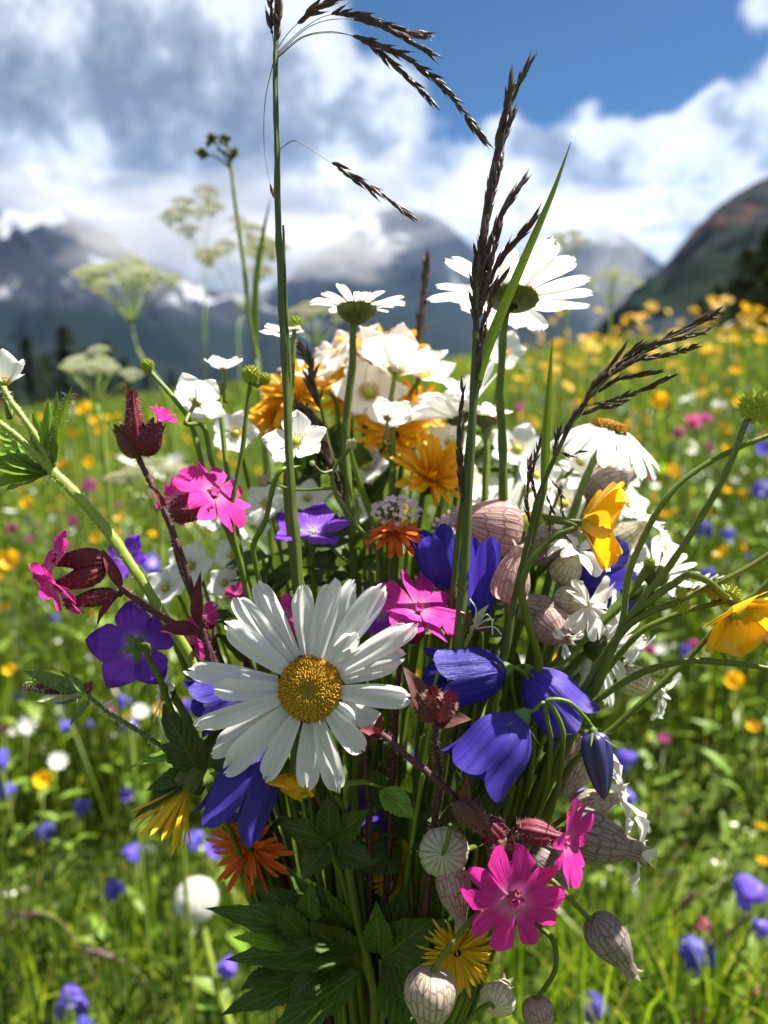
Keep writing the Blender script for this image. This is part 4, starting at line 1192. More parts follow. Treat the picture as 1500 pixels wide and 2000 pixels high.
campion('tall dark campion stalk with fat brown buds on top', [
    (270, 892, .200, 232, 838, .200, 20, None), (268, 890, .200, 258, 778, .198, 19, None),
    (274, 888, .200, 306, 830, .200, 26, dict(n=(.55, .70, .2), R=34, mat='pink', elev=.9))],
    [(270, 892, .2), (300, 955, .2), (328, 1010, .2), (352, 1080, .201), (378, 1165, .203), (410, 1290, .206), (430, 1420, .214)], .2, seed=6,
    leaves=((388, 1225, .204, 392, 1115, .202, 26, 'calyx'), (392, 1236, .204, 304, 1232, .201, 36, 'calyx'), (325, 998, .2, 288, 942, .2, 16, 'calyx')))
campion('pink campion with dark pointed sepals behind the thin green stalks', [
    (328, 1002, .208, 408, 968, .209, 22, dict(n=(.55, .42, .45), R=82, mat='pink', elev=.1)), (330, 1006, .207, 405, 1000, .205, 17, None),
    (332, 1004, .212, 350, 975, .214, 16, dict(n=(-.2, .1, .9), R=52, mat='pink'))],
    [(328, 1004, .208), (345, 1080, .21), (380, 1180, .212), (420, 1300, .216)], .208, seed=7)
campion('small pink campion half hidden beneath the dark leaves', [
    (420, 1262, .222, 378, 1262, .220, 20, dict(n=(-.5, -.1, .7), R=48, mat='pink')), (418, 1225, .224, 400, 1208, .224, 12, dict(n=(-.3, .4, .8), R=34, mat='pink'))],
    [(422, 1262, .222), (450, 1350, .224)], .222, seed=8, hair=False)
campion('closed pink campion bud above the large daisy', [(470, 1195, .225, 465, 1165, .222, 12, dict(n=(0, .6, .6), R=26, mat='pink', elev=.6))], [(470, 1195, .225), (480, 1300, .226)], .225, seed=9, hair=False)
campion('pink campion peeping between the upper petals of the large daisy', [(560, 1225, .212, 556, 1205, .208, 12, dict(n=(-.1, .3, .9), R=42, mat='pink'))], [(560, 1225, .212), (575, 1330, .216)], .212, seed=10, hair=False)

# --- bellflowers
bell('large violet bell lying on its side above the bud cluster', P(985, 1308, .198), D(-.97, -.10, .20), px2m(150, .198), px2m(53, .198), [(1000, 1300, .198), (1030, 1320, .199), (1045, 1400, .202), (1030, 1540, .21)], 1)
bell('violet bell pointing down behind the green buttercup stalk', P(1030, 1312, .202), D(.62, -.70, .25), px2m(138, .202), px2m(51, .202), [(1020, 1300, .201), (1000, 1310, .2), (1010, 1400, .204), (1010, 1560, .212)], 2)
bell('bright violet bell hanging open below the pale curved stalk', P(1018, 1402, .187), D(-.66, -.72, .16), px2m(152, .187), px2m(62, .187), [(1042, 1388, .187), (1062, 1372, .187), (1085, 1388, .188), (1100, 1440, .19), (1070, 1600, .205)], 3, flare=.25)
bell('dark indigo bellflower bud hanging from a bent stalk', P(1158, 1428, .188), D(.14, -.98, .10), px2m(132, .188), px2m(29, .188), [(1142, 1400, .188), (1108, 1370, .187), (1066, 1371, .187), (1075, 1450, .192), (1050, 1600, .206)], 4, 'indigo', .0, bud=True)
bell('violet bellflower opening upwards beside the orange hawkbit', P(872, 1150, .214), D(-.28, .92, .15), px2m(120, .214), px2m(40, .214), [(880, 1180, .214), (890, 1280, .216)], 5, flare=.1)
bell('tall narrow violet bellflower between the grass stalks', P(938, 1215, .212), D(.04, .99, .08), px2m(165, .212), px2m(31, .212), [(940, 1240, .212), (935, 1350, .216)], 6, lobes=.22, flare=.0)
bell('violet bellflower with long lobes hanging under the large daisy', P(520, 1460, .205), D(-.42, -.86, .26), px2m(165, .205), px2m(60, .205), [(545, 1430, .207), (580, 1440, .21), (610, 1600, .216)], 7, lobes=.5, flare=.3)
bell('violet bellflower peeping out behind the left petals of the large daisy', P(470, 1350, .207), D(-.85, -.28, .35), px2m(95, .207), px2m(48, .207), [(490, 1345, .209), (530, 1420, .214)], 8, lobes=.4, flare=.2)
bell('dark violet bellflower among the pale bladder campions', P(1120, 1130, .232), D(.86, .25, .1), px2m(110, .232), px2m(50, .232), [(1100, 1150, .232), (1060, 1250, .23)], 9, flare=.2)
bell('violet bellflower in shade behind the thick green stem', P(1150, 1210, .236), D(.65, .55, .2), px2m(95, .236), px2m(45, .236), [(1130, 1240, .236), (1080, 1320, .233)], 10)
bell('violet bellflower hidden in the dark behind the toothed leaf', P(735, 1520, .226), D(-.2, -.8, .4), px2m(95, .226), px2m(40, .226), [(745, 1490, .227), (770, 1580, .23)], 11)

# --- cranesbills
cranesbill('purple cranesbill with pale veins seen from behind', 268, 1262, .203, 92, (-.42, -.12, -.66), [(290, 1285, .201), (310, 1320, .202), (340, 1400, .206), (400, 1500, .214)], seed=1, roll=.3, elev=.25)
cranesbill('flat purple cranesbill left of the orange hawkbit', 610, 1040, .228, 84, (.05, .80, .42), seed=2, elev=.12)
cranesbill('purple cranesbill petals behind the right edge of the large daisy', 742, 1200, .21, 50, (.1, .3, .9), seed=3)
cranesbill('blurred purple cranesbill behind the pale green stalk', 245, 1090, .262, 48, (-.2, .4, .8), seed=4)

# --- bladder campions
bladder('fat striped bladder campion hanging lowest in the bouquet', 840, 1958, .180, 104, 122, (-.05, -.96, .15), [(846, 1900, .18), (862, 1872, .18), (905, 1815, .184), (950, 1770, .192), (940, 1850, .206)], 'bladder', seed=1)
bladder('pink netted bladder campion hanging beside the hot pink flower', 889, 1748, .189, 68, 120, (.22, -.94, .1), [(878, 1690, .189), (900, 1668, .189), (930, 1655, .192), (900, 1780, .206)], 'bladderpink', seed=2)
bladder('round greenish bladder campion seen end on', 866, 1662, .192, 96, 84, (.08, -.25, -.85), [(872, 1650, .186), (880, 1620, .187), (905, 1612, .19), (880, 1720, .206)], 'bladderpale', seed=3)
bladder('grey brown bladder campion hanging out over the meadow', 1197, 1846, .189, 82, 128, (.55, -.82, .05), [(1158, 1800, .189), (1120, 1762, .189), (1070, 1715, .19), (990, 1690, .197), (930, 1790, .208)], 'bladdergrey', seed=4)
bladder('small smooth cream bladder campion seen from its stalk end', 976, 1944, .186, 66, 66, (.42, .15, -.75), [(955, 1962, .182), (925, 1985, .186), (890, 2040, .2)], 'bladderpale', seed=5)
bladder('brown bladder campion with white frilled petals pointing right', 1175, 1640, .2, 100, 150, (.93, -.28, .08), [(1095, 1620, .2), (1040, 1640, .202), (970, 1740, .21)], 'bladdergrey', 4, 6, 60)
bladder('white frilled bladder campion flower below the dark bud', 1165, 1570, .207, 60, 90, (.88, .32, .2), [(1110, 1590, .207), (1050, 1650, .21)], 'bladder', 6, 7, 75)
bladder('pink netted bladder campion pointing up beside the curved stalk', 1002, 1122, .206, 78, 116, (.22, .96, .1), [(990, 1180, .206), (985, 1260, .21)], 'bladderpink', seed=8)
bladder('large netted bladder campion behind the two green stalks', 950, 1025, .226, 112, 140, (-.9, .2, .25), [(1015, 1040, .226), (1010, 1150, .224)], 'bladderpink', 0, 9)
bladder('brown lined bladder campion lying across the middle', 1045, 1195, .218, 78, 130, (-.85, .35, .3), [(1095, 1225, .218), (1060, 1320, .22)], 'bladdergrey', 0, 10)
bladder('brown bladder campion curled with its mouth forward', 1085, 1230, .213, 78, 84, (.25, -.35, .85), [(1095, 1190, .216), (1070, 1300, .22)], 'bladderpink', 3, 11, 30)
bladder('brownish bladder campion just left of the golden buttercup', 1075, 1058, .228, 76, 110, (.75, .4, .2), [(1030, 1085, .228), (1020, 1180, .226)], 'bladdergrey', 0, 12)
bladder('pinkish brown bladder campion above the golden buttercup', 1190, 945, .246, 74, 110, (.8, .35, -.2), [(1150, 970, .246), (1110, 1080, .242)], 'bladdergrey', 0, 13)
bladder('striped bladder campion half hidden behind the indigo bud', 1128, 1498, .212, 76, 120, (-.4, -.85, .2), [(1145, 1440, .212), (1120, 1420, .212), (1060, 1560, .214)], 'bladder', 0, 14)
bladder('pale bladder campion with white petals right of the buttercup', 1218, 1050, .238, 70, 110, (.7, .55, .3), [(1180, 1085, .238), (1120, 1200, .234)], 'bladderpale', 5, 15, 48)
bladder('white petalled bladder campion in the tangle of pale flowers', 1110, 1105, .224, 60, 80, (.3, .7, .5), [(1090, 1140, .224), (1060, 1240, .224)], 'bladderpale', 6, 16, 70)
bladder('bladder campion with torn white petals beside the thick stem', 1120, 1175, .217, 56, 80, (.5, -.1, .8), [(1090, 1180, .219), (1060, 1260, .222)], 'bladderpale', 6, 17, 66)
bladder('grey bladder campion in shade behind the hot pink flower', 1072, 1694, .205, 70, 90, (.7, -.5, .2), [(1035, 1670, .206), (970, 1740, .212)], 'bladdergrey', 0, 18)
bladder('pinkish bladder campion at the very bottom beside the cream one', 1055, 1990, .187, 60, 80, (.3, -.9, .2), [(1050, 1950, .187), (1085, 1890, .188), (1075, 1830, .19), (1010, 1800, .2), (930, 1900, .21)], 'bladderpink', 0, 19)
bladder('pale bladder campion with white frills below the daisy turned sideways', 1250, 1335, .23, 60, 80, (.85, -.4, .2), [(1215, 1320, .23), (1130, 1390, .226)], 'bladderpale', 5, 20, 52)

# --- valerian clusters
def valerian(label, px, py, d, Rp, n, seed=0):
    th = thing('valerian', label, 'valerian', FOOT.copy(), GB)
    C = P(px, py, d); n = D(*n); F = frame(C, n); Rm = px2m(Rp, d); r = random.Random(seed)
    me = MB()
    for k in range(5):
        t = petal(1, .75, 'round', -.3, .1, nu=4, nv=4)
        m = Matrix.Rotation(2 * math.pi * k / 5, 4, 'Z') @ Matrix.Rotation(-.35, 4, 'Y')
        me.add([m @ Vector(v) for v in t.v], t.f, t.uv)
    me.tube([Vector((0, 0, -1.2)), Vector((0, 0, 0))], [.12, .25], 5)
    me = me.mesh('floret')
    for k in range(46):
        q = math.sqrt((k + .5) / 46); a = k * 2.4
        c = Vector((Rm * q * math.cos(a), Rm * q * math.sin(a), Rm * .45 * (1 - q * q) + r.uniform(-.1, .1) * Rm))
        part(th, 'floret', me, M_['valerian'], F @ Matrix.Translation(c) @ Matrix.Rotation(r.uniform(-.7, .7), 4, 'X') @ Matrix.Rotation(r.uniform(-.7, .7), 4, 'Y') @ Matrix.Scale(Rm * .15 * r.uniform(.7, 1.2), 4))
    mb, _ = stem_mesh([C + n * Rm * .1] + auto_stem(C, n)[1:], .0008)
    part(th, 'stem', mb, M_['stem'])
valerian('pale pink valerian cluster on top of the orange hawkbit', 775, 1000, .221, 50, (.0, .8, .5), 1)
valerian('pale pink valerian cluster left of the dark grass stalk', 878, 1035, .222, 38, (.1, .6, .7), 2)

# --- seedheads, buds and the buttercup stalks that reach out to the right
seedhead('round green seedhead touching the tall grass stalk', 577, 633, .221, 15, [(575, 650, .221), (572, 720, .221), (566, 850, .221), (572, 1000, .222)])
seedhead('plump green seedhead above the small white crowfoots', 490, 733, .212, 19, [(488, 760, .212), (477, 850, .212), (462, 940, .212), (450, 1010, .212), (462, 1070, .213), (482, 1150, .216)], buds=((517, 741, .214, 13),))
seedhead('little yellow green seedhead on a slanting stalk', 288, 715, .222, 14, [(296, 728, .222), (330, 765, .222), (372, 830, .221), (400, 930, .22), (432, 1010, .219), (470, 1100, .219)])
seedhead('small pale bud on a branched stalk right of the ruffled crowfoot', 687, 868, .212, 12, [(676, 885, .212), (650, 918, .211), (655, 960, .21), (690, 1020, .211), (740, 1090, .213)], 'budpale', 'crowfoot_bud', .0005, 40, buds=((610, 905, .207, 6), (515, 940, .222, 13)))
seedhead('large yellow green seedhead at the end of a long straight stalk', 1478, 796, .200, 34, [(1458, 825, .2), (1432, 890, .2), (1390, 975, .2), (1330, 1075, .2), (1265, 1160, .201), (1212, 1235, .202), (1165, 1345, .204), (1110, 1440, .208)], stem_r=.00075)
seedhead('arching green buttercup stalk that crosses the straight stalk of the large seedhead', 1548, 832, .203, 18, [(1500, 850, .203), (1440, 875, .203), (1380, 905, .203), (1310, 962, .202), (1262, 1040, .202), (1228, 1120, .202), (1212, 1225, .2025), (1160, 1345, .205)], stem_r=.00068)
seedhead('buttercup seedhead with two round green buds on a long green stalk', 1425, 1166, .203, 23, [(1395, 1180, .203), (1330, 1196, .203), (1250, 1235, .203), (1200, 1290, .204), (1120, 1400, .208)], buds=((1393, 1158, .202, 15), (1330, 1182, .2, 18)), stem_r=.0007)
seedhead('rising green buttercup stalk passing above the nodding golden buttercup', 1550, 1052, .199, 18, [(1500, 1085, .199), (1410, 1135, .199), (1330, 1172, .199), (1232, 1220, .2), (1180, 1300, .204)], stem_r=.00068, buds=((1330, 1158, .1985, 12),))
seedhead('bowed green buttercup stalk curving below the nodding golden buttercup', 1560, 1318, .199, 16, [(1500, 1306, .199), (1440, 1296, .199), (1370, 1290, .199), (1290, 1300, .199), (1220, 1332, .2), (1150, 1378, .202), (1080, 1470, .207)], stem_r=.00072)
seedhead('long slanting green buttercup stalk running behind the nodding golden buttercup', 1560, 1080, .206, 16, [(1500, 1138, .206), (1420, 1205, .206), (1330, 1300, .206), (1200, 1420, .206), (1110, 1500, .208)], stem_r=.00065)
seedhead('thick green stalk with small bud behind the pale bladder campions', 1268, 1100, .214, 12, [(1250, 1130, .214), (1200, 1190, .213), (1120, 1265, .212), (1060, 1330, .211), (1000, 1480, .214)], stem_r=.0012)

# --- withered geranium with curled white threads
th = thing('withered_geranium', 'withered geranium head with curled white threads beside the violet bells', 'seedhead', FOOT.copy(), GB)
for k, (ax, ay, bx, by, w) in enumerate([(918, 1240, 905, 1178, 18), (925, 1225, 955, 1180, 16), (922, 1232, 975, 1232, 16), (915, 1240, 935, 1200, 14)]):
    leaf_part(th, 'sepal', P(ax, ay, .197), P(bx, by, .195), px2m(w, .197), 'budpale' if k % 2 else 'calyxbrown')
for k, q in enumerate([[(925, 1222), (930, 1190), (918, 1170)], [(930, 1225), (950, 1200), (965, 1215)], [(928, 1225), (958, 1208), (962, 1240)], [(925, 1225), (910, 1200), (900, 1195)], [(930, 1228), (965, 1225), (980, 1240)]]):
    mb, _ = stem_mesh([P(x, y, .196 - .0012 * j) for j, (x, y) in enumerate(q)], .00022, .00016, 5)
    part(th, 'thread', mb, M_['frill'])
mb, _ = stem_mesh(to_bundle([P(920, 1235, .198), P(890, 1290, .199), P(855, 1320, .2), P(840, 1420, .206)]), .0006); part(th, 'stem', mb, M_['stemlight'])

# --- grasses
G = 'grass ears standing in the bouquet'
th = thing('tall_ear', 'tallest grass stalk with arching dark seed branches against the sky', 'grass', FOOT.copy(), G)
gp = [P(x, y, .197) for x, y in [(541, -25), (540, 60), (538, 110), (540, 250), (541, 380), (547, 520), (554, 680), (562, 830), (572, 990), (584, 1120), (600, 1250)]]
gp = [q - FWD * 0 for q in gp] + [P(640, 1500, .206)]
mb, _ = stem_mesh(to_bundle(gp), .00055, .0016); part(th, 'stem', mb, M_['stemdark'])
mb, _ = stem_mesh([P(x, y, .1975) for x, y in [(553, 440), (556, 520), (560, 620), (566, 720), (566, 800)]], .00030, .0006); part(th, 'leaf_sheath', mb, M_['stemdark'])
for j, (q, st, ns, sz) in enumerate([
        ([(540, 98), (565, 62), (600, 30), (650, 0), (672, -12)], .35, 11, .0046),
        ([(541, 104), (590, 58), (640, 30), (700, 30), (770, 62), (836, 102)], .42, 20, .0040),
        ([(541, 108), (600, 55), (650, 38), (720, 42), (790, 62), (815, 68)], .5, 12, .0038),
        ([(541, 112), (590, 72), (650, 62), (720, 82), (800, 118), (870, 175), (945, 272)], .42, 26, .0038),
        ([(541, 114), (600, 70), (680, 68), (735, 98), (790, 145), (848, 202)], .52, 14, .0036),
        ([(546, 292), (575, 275), (620, 300), (680, 340), (735, 372), (800, 420)], .48, 10, .0040),
        ([(538, 102), (531, 60), (530, 20), (529, -20)], .25, 7, .0044), ([(541, 90), (542, 40), (546, -20)], .1, 8, .0044),
        ([(533, 125), (519, 190), (515, 260), (520, 320), (531, 372)], .93, 2, .0028)]):
    panicle_branch(th, [P(x, y, .197 - .0006 * k * (1 if j % 2 else -1)) for k, (x, y) in enumerate(q)], st, ns, sz * .75, .00013, 'spike', j)
th = thing('dark_ear', 'dark narrow grass ear standing in front of the tall oxeye daisy', 'grass', FOOT.copy(), G)
mb, _ = stem_mesh(to_bundle([P(x, y, .196) for x, y in [(1022, 140), (998, 190), (970, 290), (950, 400), (937, 520), (930, 640), (925, 760), (915, 950), (906, 1120), (890, 1300)]]), .00022, .0019); part(th, 'stem', mb, M_['stemdark'])
for j, (q, ns, sz) in enumerate([
        ([(985, 235), (1000, 190), (1030, 130)], 13, .0042), ([(965, 300), (980, 240), (998, 165)], 12, .0042), ([(960, 340), (980, 280), (1002, 222)], 11, .0040),
        ([(950, 400), (962, 340), (982, 262)], 12, .0042), ([(944, 460), (952, 400), (966, 330)], 12, .0042), ([(942, 470), (960, 390), (978, 318)], 10, .0038),
        ([(938, 540), (945, 470), (955, 400)], 13, .0042), ([(934, 600), (938, 530), (945, 450)], 13, .0042), ([(938, 560), (958, 470), (985, 410), (1014, 365)], 15, .0040),
        ([(935, 620), (960, 540), (990, 490), (1038, 436)], 17, .0040), ([(932, 640), (946, 570), (962, 500), (975, 440)], 12, .0040), ([(930, 660), (926, 590), (930, 500)], 12, .0040),
        ([(930, 690), (942, 640), (965, 570), (985, 540)], 11, .0038), ([(926, 760), (936, 700), (946, 650)], 8, .0034), ([(912, 1000), (898, 930), (896, 850), (905, 760)], 17, .0032), ([(910, 1010), (905, 960), (900, 880)], 10, .0030)]):
    panicle_branch(th, [P(x, y, .196 + .0012 * math.sin(j * 2.2 + k)) for k, (x, y) in enumerate(q)], .08, ns, sz * .75, .00012, 'spike', 40 + j, .28)
th = thing('arching_ear', 'feathery brown grass ear arching over the yellow disc of a daisy', 'grass', FOOT.copy(), G)
mb, _ = stem_mesh(to_bundle([P(x, y, .199) for x, y in [(1360, 635), (1270, 680), (1190, 735), (1130, 805), (1085, 890), (1052, 970), (1030, 1060), (1005, 1170), (985, 1280)]]), .00018, .0013); part(th, 'stem', mb, M_['stemdark'])
for j, (q, ns, sz) in enumerate([
        ([(1230, 705), (1290, 668), (1340, 640), (1386, 618)], 18, .0036), ([(1200, 725), (1260, 680), (1310, 665), (1368, 650)], 16, .0034), ([(1180, 745), (1240, 705), (1290, 695), (1352, 680)], 17, .0034),
        ([(1160, 765), (1200, 720), (1220, 700), (1245, 675)], 11, .0034), ([(1150, 780), (1200, 745), (1240, 735), (1278, 728)], 12, .0032), ([(1140, 795), (1200, 780), (1245, 765), (1300, 742)], 15, .0032),
        ([(1120, 820), (1160, 800), (1190, 795), (1212, 786)], 10, .0030), ([(1125, 810), (1160, 760), (1185, 725), (1210, 690)], 13, .0034), ([(1110, 840), (1140, 790), (1160, 750), (1175, 735)], 13, .0032),
        ([(1095, 870), (1115, 825), (1135, 795)], 11, .0032), ([(1080, 900), (1085, 870), (1090, 850)], 7, .003), ([(1050, 990), (1040, 940), (1045, 900), (1055, 862)], 11, .0030),
        ([(1040, 1040), (1030, 990), (1032, 940), (1036, 900)], 11, .0030), ([(1062, 950), (1075, 990), (1075, 1030), (1062, 1090)], 7, .0026), ([(1072, 930), (1092, 960), (1098, 1000)], 6, .0026), ([(1090, 880), (1110, 890), (1140, 880)], 3, .0024)]):
    panicle_branch(th, [P(x, y, .199 + .0014 * math.sin(j * 1.9 + k)) for k, (x, y) in enumerate(q)], .1, ns, sz * .72, .00011, 'spike', 80 + j, .32)
th = thing('purple_ear', 'soft purple grey grass ear behind the ruffled crowfoot', 'grass', FOOT.copy(), G)
mb, _ = stem_mesh(to_bundle([P(x, y, .24) for x, y in [(592, 680), (618, 760), (640, 860), (665, 960), (690, 1080)]]), .0003, .001); part(th, 'stem', mb, M_['stemdark'])
for j, (q, ns) in enumerate([([(615, 740), (605, 705), (588, 680)], 14), ([(625, 800), (615, 770), (608, 745)], 10), ([(640, 860), (620, 825), (592, 800)], 18), ([(650, 900), (632, 860), (612, 830)], 18), ([(668, 960), (650, 920), (640, 885)], 18), ([(680, 1010), (668, 970), (655, 930)], 14)]):
    panicle_branch(th, [P(x, y, .24 + .001 * math.sin(j + k)) for k, (x, y) in enumerate(q)], .0, ns, .0032, .00015, 'spikegrey', 120 + j, .7)
th = thing('slim_ear', 'slim dark grass spike behind the creamy anemone', 'grass', FOOT.copy(), G)
mb, _ = stem_mesh(to_bundle([P(x, y, .29) for x, y in [(835, 520), (825, 600), (818, 700), (810, 850)]]), .0003, .001); part(th, 'stem', mb, M_['stemdark'])
panicle_branch(th, [P(x, y, .29) for x, y in [(816, 690), (822, 620), (834, 520)]], .0, 34, .0038, .0002, 'spike', 140, .35)
for (lab, q, w, d) in [('long green grass blade crossing the tall oxeye daisy', [(930, 760), (948, 690), (988, 590), (1035, 480), (1080, 375), (1115, 278)], 21, .1955),
                       ('thin upright grass blade above the arching grass ear', [(1062, 960), (1066, 850), (1072, 760), (1079, 660)], 17, .206),
                       ('blurred pale grass blade behind the tallest grass stalk', [(500, 700), (500, 560), (512, 470), (528, 385)], 13, .36),
                       ('upright grass blade behind the purple grey ear', [(745, 1050), (715, 980), (690, 900), (672, 820)], 14, .235)]:
    th = thing('long_blade', lab, 'grass', FOOT.copy(), G)
    pts = [P(x, y, d) for x, y in q]
    part(th, 'blade', blade_mesh(pts, px2m(w, d)), M_['blade'])
    mb, _ = stem_mesh(to_bundle([pts[0] + (pts[1] - pts[0]) * .25, pts[0], pts[0].lerp(BIND, .3)]), px2m(w * .30, d), .001); part(th, 'stalk', mb, M_['stemdark'])

# --- the pale hairy stalk on the left with its whorl of cut leaves
th = thing('crowfoot_stalk', 'thick pale hairy stalk with a whorl of silvery cut leaves', 'leafy stem', FOOT.copy(), GB)
q = [P(x, y, d) for x, y, d in [(100, 918, .199), (140, 958, .2), (185, 1005, .201), (235, 1072, .202), (275, 1135, .203), (318, 1200, .206), (390, 1320, .212)]]
mb, sp = stem_mesh(to_bundle(q), .00135, .0015, 9); part(th, 'stem', mb, M_['stemlight'])
mb, sp2 = stem_mesh([P(100, 918, .199), P(50, 868, .198), P(0, 828, .197), P(-60, 785, .196)], .0011, .0008, 8); part(th, 'branch', mb, M_['stemlight'])
mb, sp3 = stem_mesh([P(100, 918, .199), P(70, 850, .1985), P(28, 790, .199), P(8, 756, .2)], .0009, .0007, 8); part(th, 'branch', mb, M_['stemlight'])
for k, (bx, by, bd, w, mt) in enumerate([(140, 755, .197, 22, 'leafbright'), (112, 765, .2, 20, 'leafbright'), (128, 780, .203, 18, 'leafbright'), (95, 775, .198, 20, 'leafbright'), (60, 800, .2, 24, 'leafbright'), (30, 852, .203, 26, 'leafbright'),
                                        (-20, 880, .2, 34, 'leafbright'), (-40, 910, .197, 36, 'leafbright'), (-30, 955, .195, 28, 'leafbright'), (10, 960, .203, 28, 'leafbright'), (-10, 842, .205, 28, 'leafbright')]):
    leaf_part(th, 'leaf', P(102, 922, .2), P(bx, by, bd), px2m(w * 1.7, .2), mt, None, .12, .5, 'point', False, k)
hairs(th, [(sp[:26], lambda u: .0013), (sp2, lambda u: .001), (sp3, lambda u: .0008), ([P(100, 915, .1985), P(112, 840, .198), P(138, 765, .196)], lambda u: .0012)], .0011, 150, 'hairw', 9)

# --- hairy brownish bud cluster on the left
th = thing('hairy_bud', 'hairy brownish green bud cluster with long sepals leaning left', 'flower bud', FOOT.copy(), GB)
q = [P(x, y, d) for x, y, d in [(172, 1358, .201), (205, 1385, .2015), (260, 1422, .203), (330, 1466, .205), (400, 1520, .21)]]
mb, sp = stem_mesh(to_bundle(q), .0006); part(th, 'stem', mb, M_['stem'])
for k, (ax, ay, bx, by, w, mt) in enumerate([(150, 1352, 45, 1310, 26, 'sepal'), (150, 1352, 38, 1345, 22, 'calyxbrown'), (155, 1358, 70, 1370, 24, 'budpale'), (165, 1350, 118, 1310, 16, 'sepal'), (168, 1355, 182, 1330, 22, 'calyxbrown'),
                                          (160, 1362, 105, 1375, 18, 'sepal'), (178, 1365, 136, 1418, 18, 'sepal'), (205, 1385, 222, 1365, 9, 'valerian'), (110, 1342, 90, 1330, 16, 'calyxbrown'), (130, 1345, 118, 1365, 12, 'lemon'), (128, 1340, 135, 1322, 12, 'lemon')]):
    leaf_part(th, 'sepal', P(ax, ay, .201), P(bx, by, .199 + .002 * (k % 3)), px2m(w * 1.2, .2), mt, None, .2, .4, 'point', False, k)
hairs(th, [(sp[:18], lambda u: .0006), ([P(172, 1358, .201), P(110, 1345, .2), P(50, 1325, .2)], lambda u: .0016)], .0014, 200, 'hairw', 4)

# --- leaves that fill the bouquet
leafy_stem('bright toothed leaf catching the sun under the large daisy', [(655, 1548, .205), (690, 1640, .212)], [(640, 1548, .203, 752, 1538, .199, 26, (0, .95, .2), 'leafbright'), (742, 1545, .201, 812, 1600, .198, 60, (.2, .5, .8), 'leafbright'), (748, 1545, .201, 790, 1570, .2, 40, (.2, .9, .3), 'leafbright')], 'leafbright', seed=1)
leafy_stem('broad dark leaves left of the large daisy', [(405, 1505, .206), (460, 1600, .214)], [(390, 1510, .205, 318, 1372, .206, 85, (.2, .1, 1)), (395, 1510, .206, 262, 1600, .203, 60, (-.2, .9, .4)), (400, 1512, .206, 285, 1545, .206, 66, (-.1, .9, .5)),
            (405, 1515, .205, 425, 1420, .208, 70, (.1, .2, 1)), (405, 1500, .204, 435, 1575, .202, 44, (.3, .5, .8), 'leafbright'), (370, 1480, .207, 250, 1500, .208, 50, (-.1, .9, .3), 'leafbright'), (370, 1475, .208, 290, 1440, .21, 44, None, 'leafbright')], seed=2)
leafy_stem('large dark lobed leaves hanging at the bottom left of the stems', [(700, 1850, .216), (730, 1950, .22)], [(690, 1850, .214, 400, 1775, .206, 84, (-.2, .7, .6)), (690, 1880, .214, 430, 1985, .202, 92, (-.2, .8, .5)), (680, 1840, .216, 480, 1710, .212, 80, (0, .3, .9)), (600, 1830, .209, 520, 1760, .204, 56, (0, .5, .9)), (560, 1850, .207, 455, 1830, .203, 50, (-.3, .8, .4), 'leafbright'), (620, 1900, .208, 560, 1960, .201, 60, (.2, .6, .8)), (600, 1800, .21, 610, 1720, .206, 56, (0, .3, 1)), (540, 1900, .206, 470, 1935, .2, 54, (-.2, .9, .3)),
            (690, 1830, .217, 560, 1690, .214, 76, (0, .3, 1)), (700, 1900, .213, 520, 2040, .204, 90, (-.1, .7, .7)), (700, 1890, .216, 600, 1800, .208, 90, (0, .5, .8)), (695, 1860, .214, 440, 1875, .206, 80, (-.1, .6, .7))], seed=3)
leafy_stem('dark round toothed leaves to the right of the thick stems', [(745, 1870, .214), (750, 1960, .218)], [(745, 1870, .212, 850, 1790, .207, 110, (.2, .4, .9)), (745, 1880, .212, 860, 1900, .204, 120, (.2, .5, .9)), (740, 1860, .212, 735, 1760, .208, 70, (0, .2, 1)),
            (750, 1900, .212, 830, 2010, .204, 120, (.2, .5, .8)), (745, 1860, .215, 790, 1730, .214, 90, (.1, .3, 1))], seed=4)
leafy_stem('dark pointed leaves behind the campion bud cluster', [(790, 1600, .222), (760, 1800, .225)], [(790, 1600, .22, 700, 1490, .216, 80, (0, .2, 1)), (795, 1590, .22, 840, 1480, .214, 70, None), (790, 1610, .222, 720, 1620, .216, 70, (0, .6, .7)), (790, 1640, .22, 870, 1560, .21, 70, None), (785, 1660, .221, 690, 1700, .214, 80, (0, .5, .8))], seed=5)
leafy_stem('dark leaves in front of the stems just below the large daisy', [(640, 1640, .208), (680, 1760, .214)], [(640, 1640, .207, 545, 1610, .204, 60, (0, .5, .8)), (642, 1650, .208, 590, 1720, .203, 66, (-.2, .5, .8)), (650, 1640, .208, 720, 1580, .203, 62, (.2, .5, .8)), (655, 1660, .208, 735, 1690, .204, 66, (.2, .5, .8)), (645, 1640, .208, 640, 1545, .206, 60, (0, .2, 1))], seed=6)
leafy_stem('dark leaves under the bright violet bell', [(905, 1600, .209), (860, 1760, .215)], [(905, 1600, .208, 1000, 1560, .205, 60, (.2, .6, .7)), (905, 1610, .208, 820, 1590, .205, 58, (-.1, .5, .8)), (900, 1620, .209, 985, 1640, .206, 60, (.2, .5, .8)), (905, 1600, .21, 890, 1500, .208, 58, (0, .2, 1)), (895, 1640, .21, 800, 1660, .206, 60, (-.2, .5, .8)), (900, 1600, .211, 1030, 1500, .208, 60, (.2, .4, .9))], seed=7)
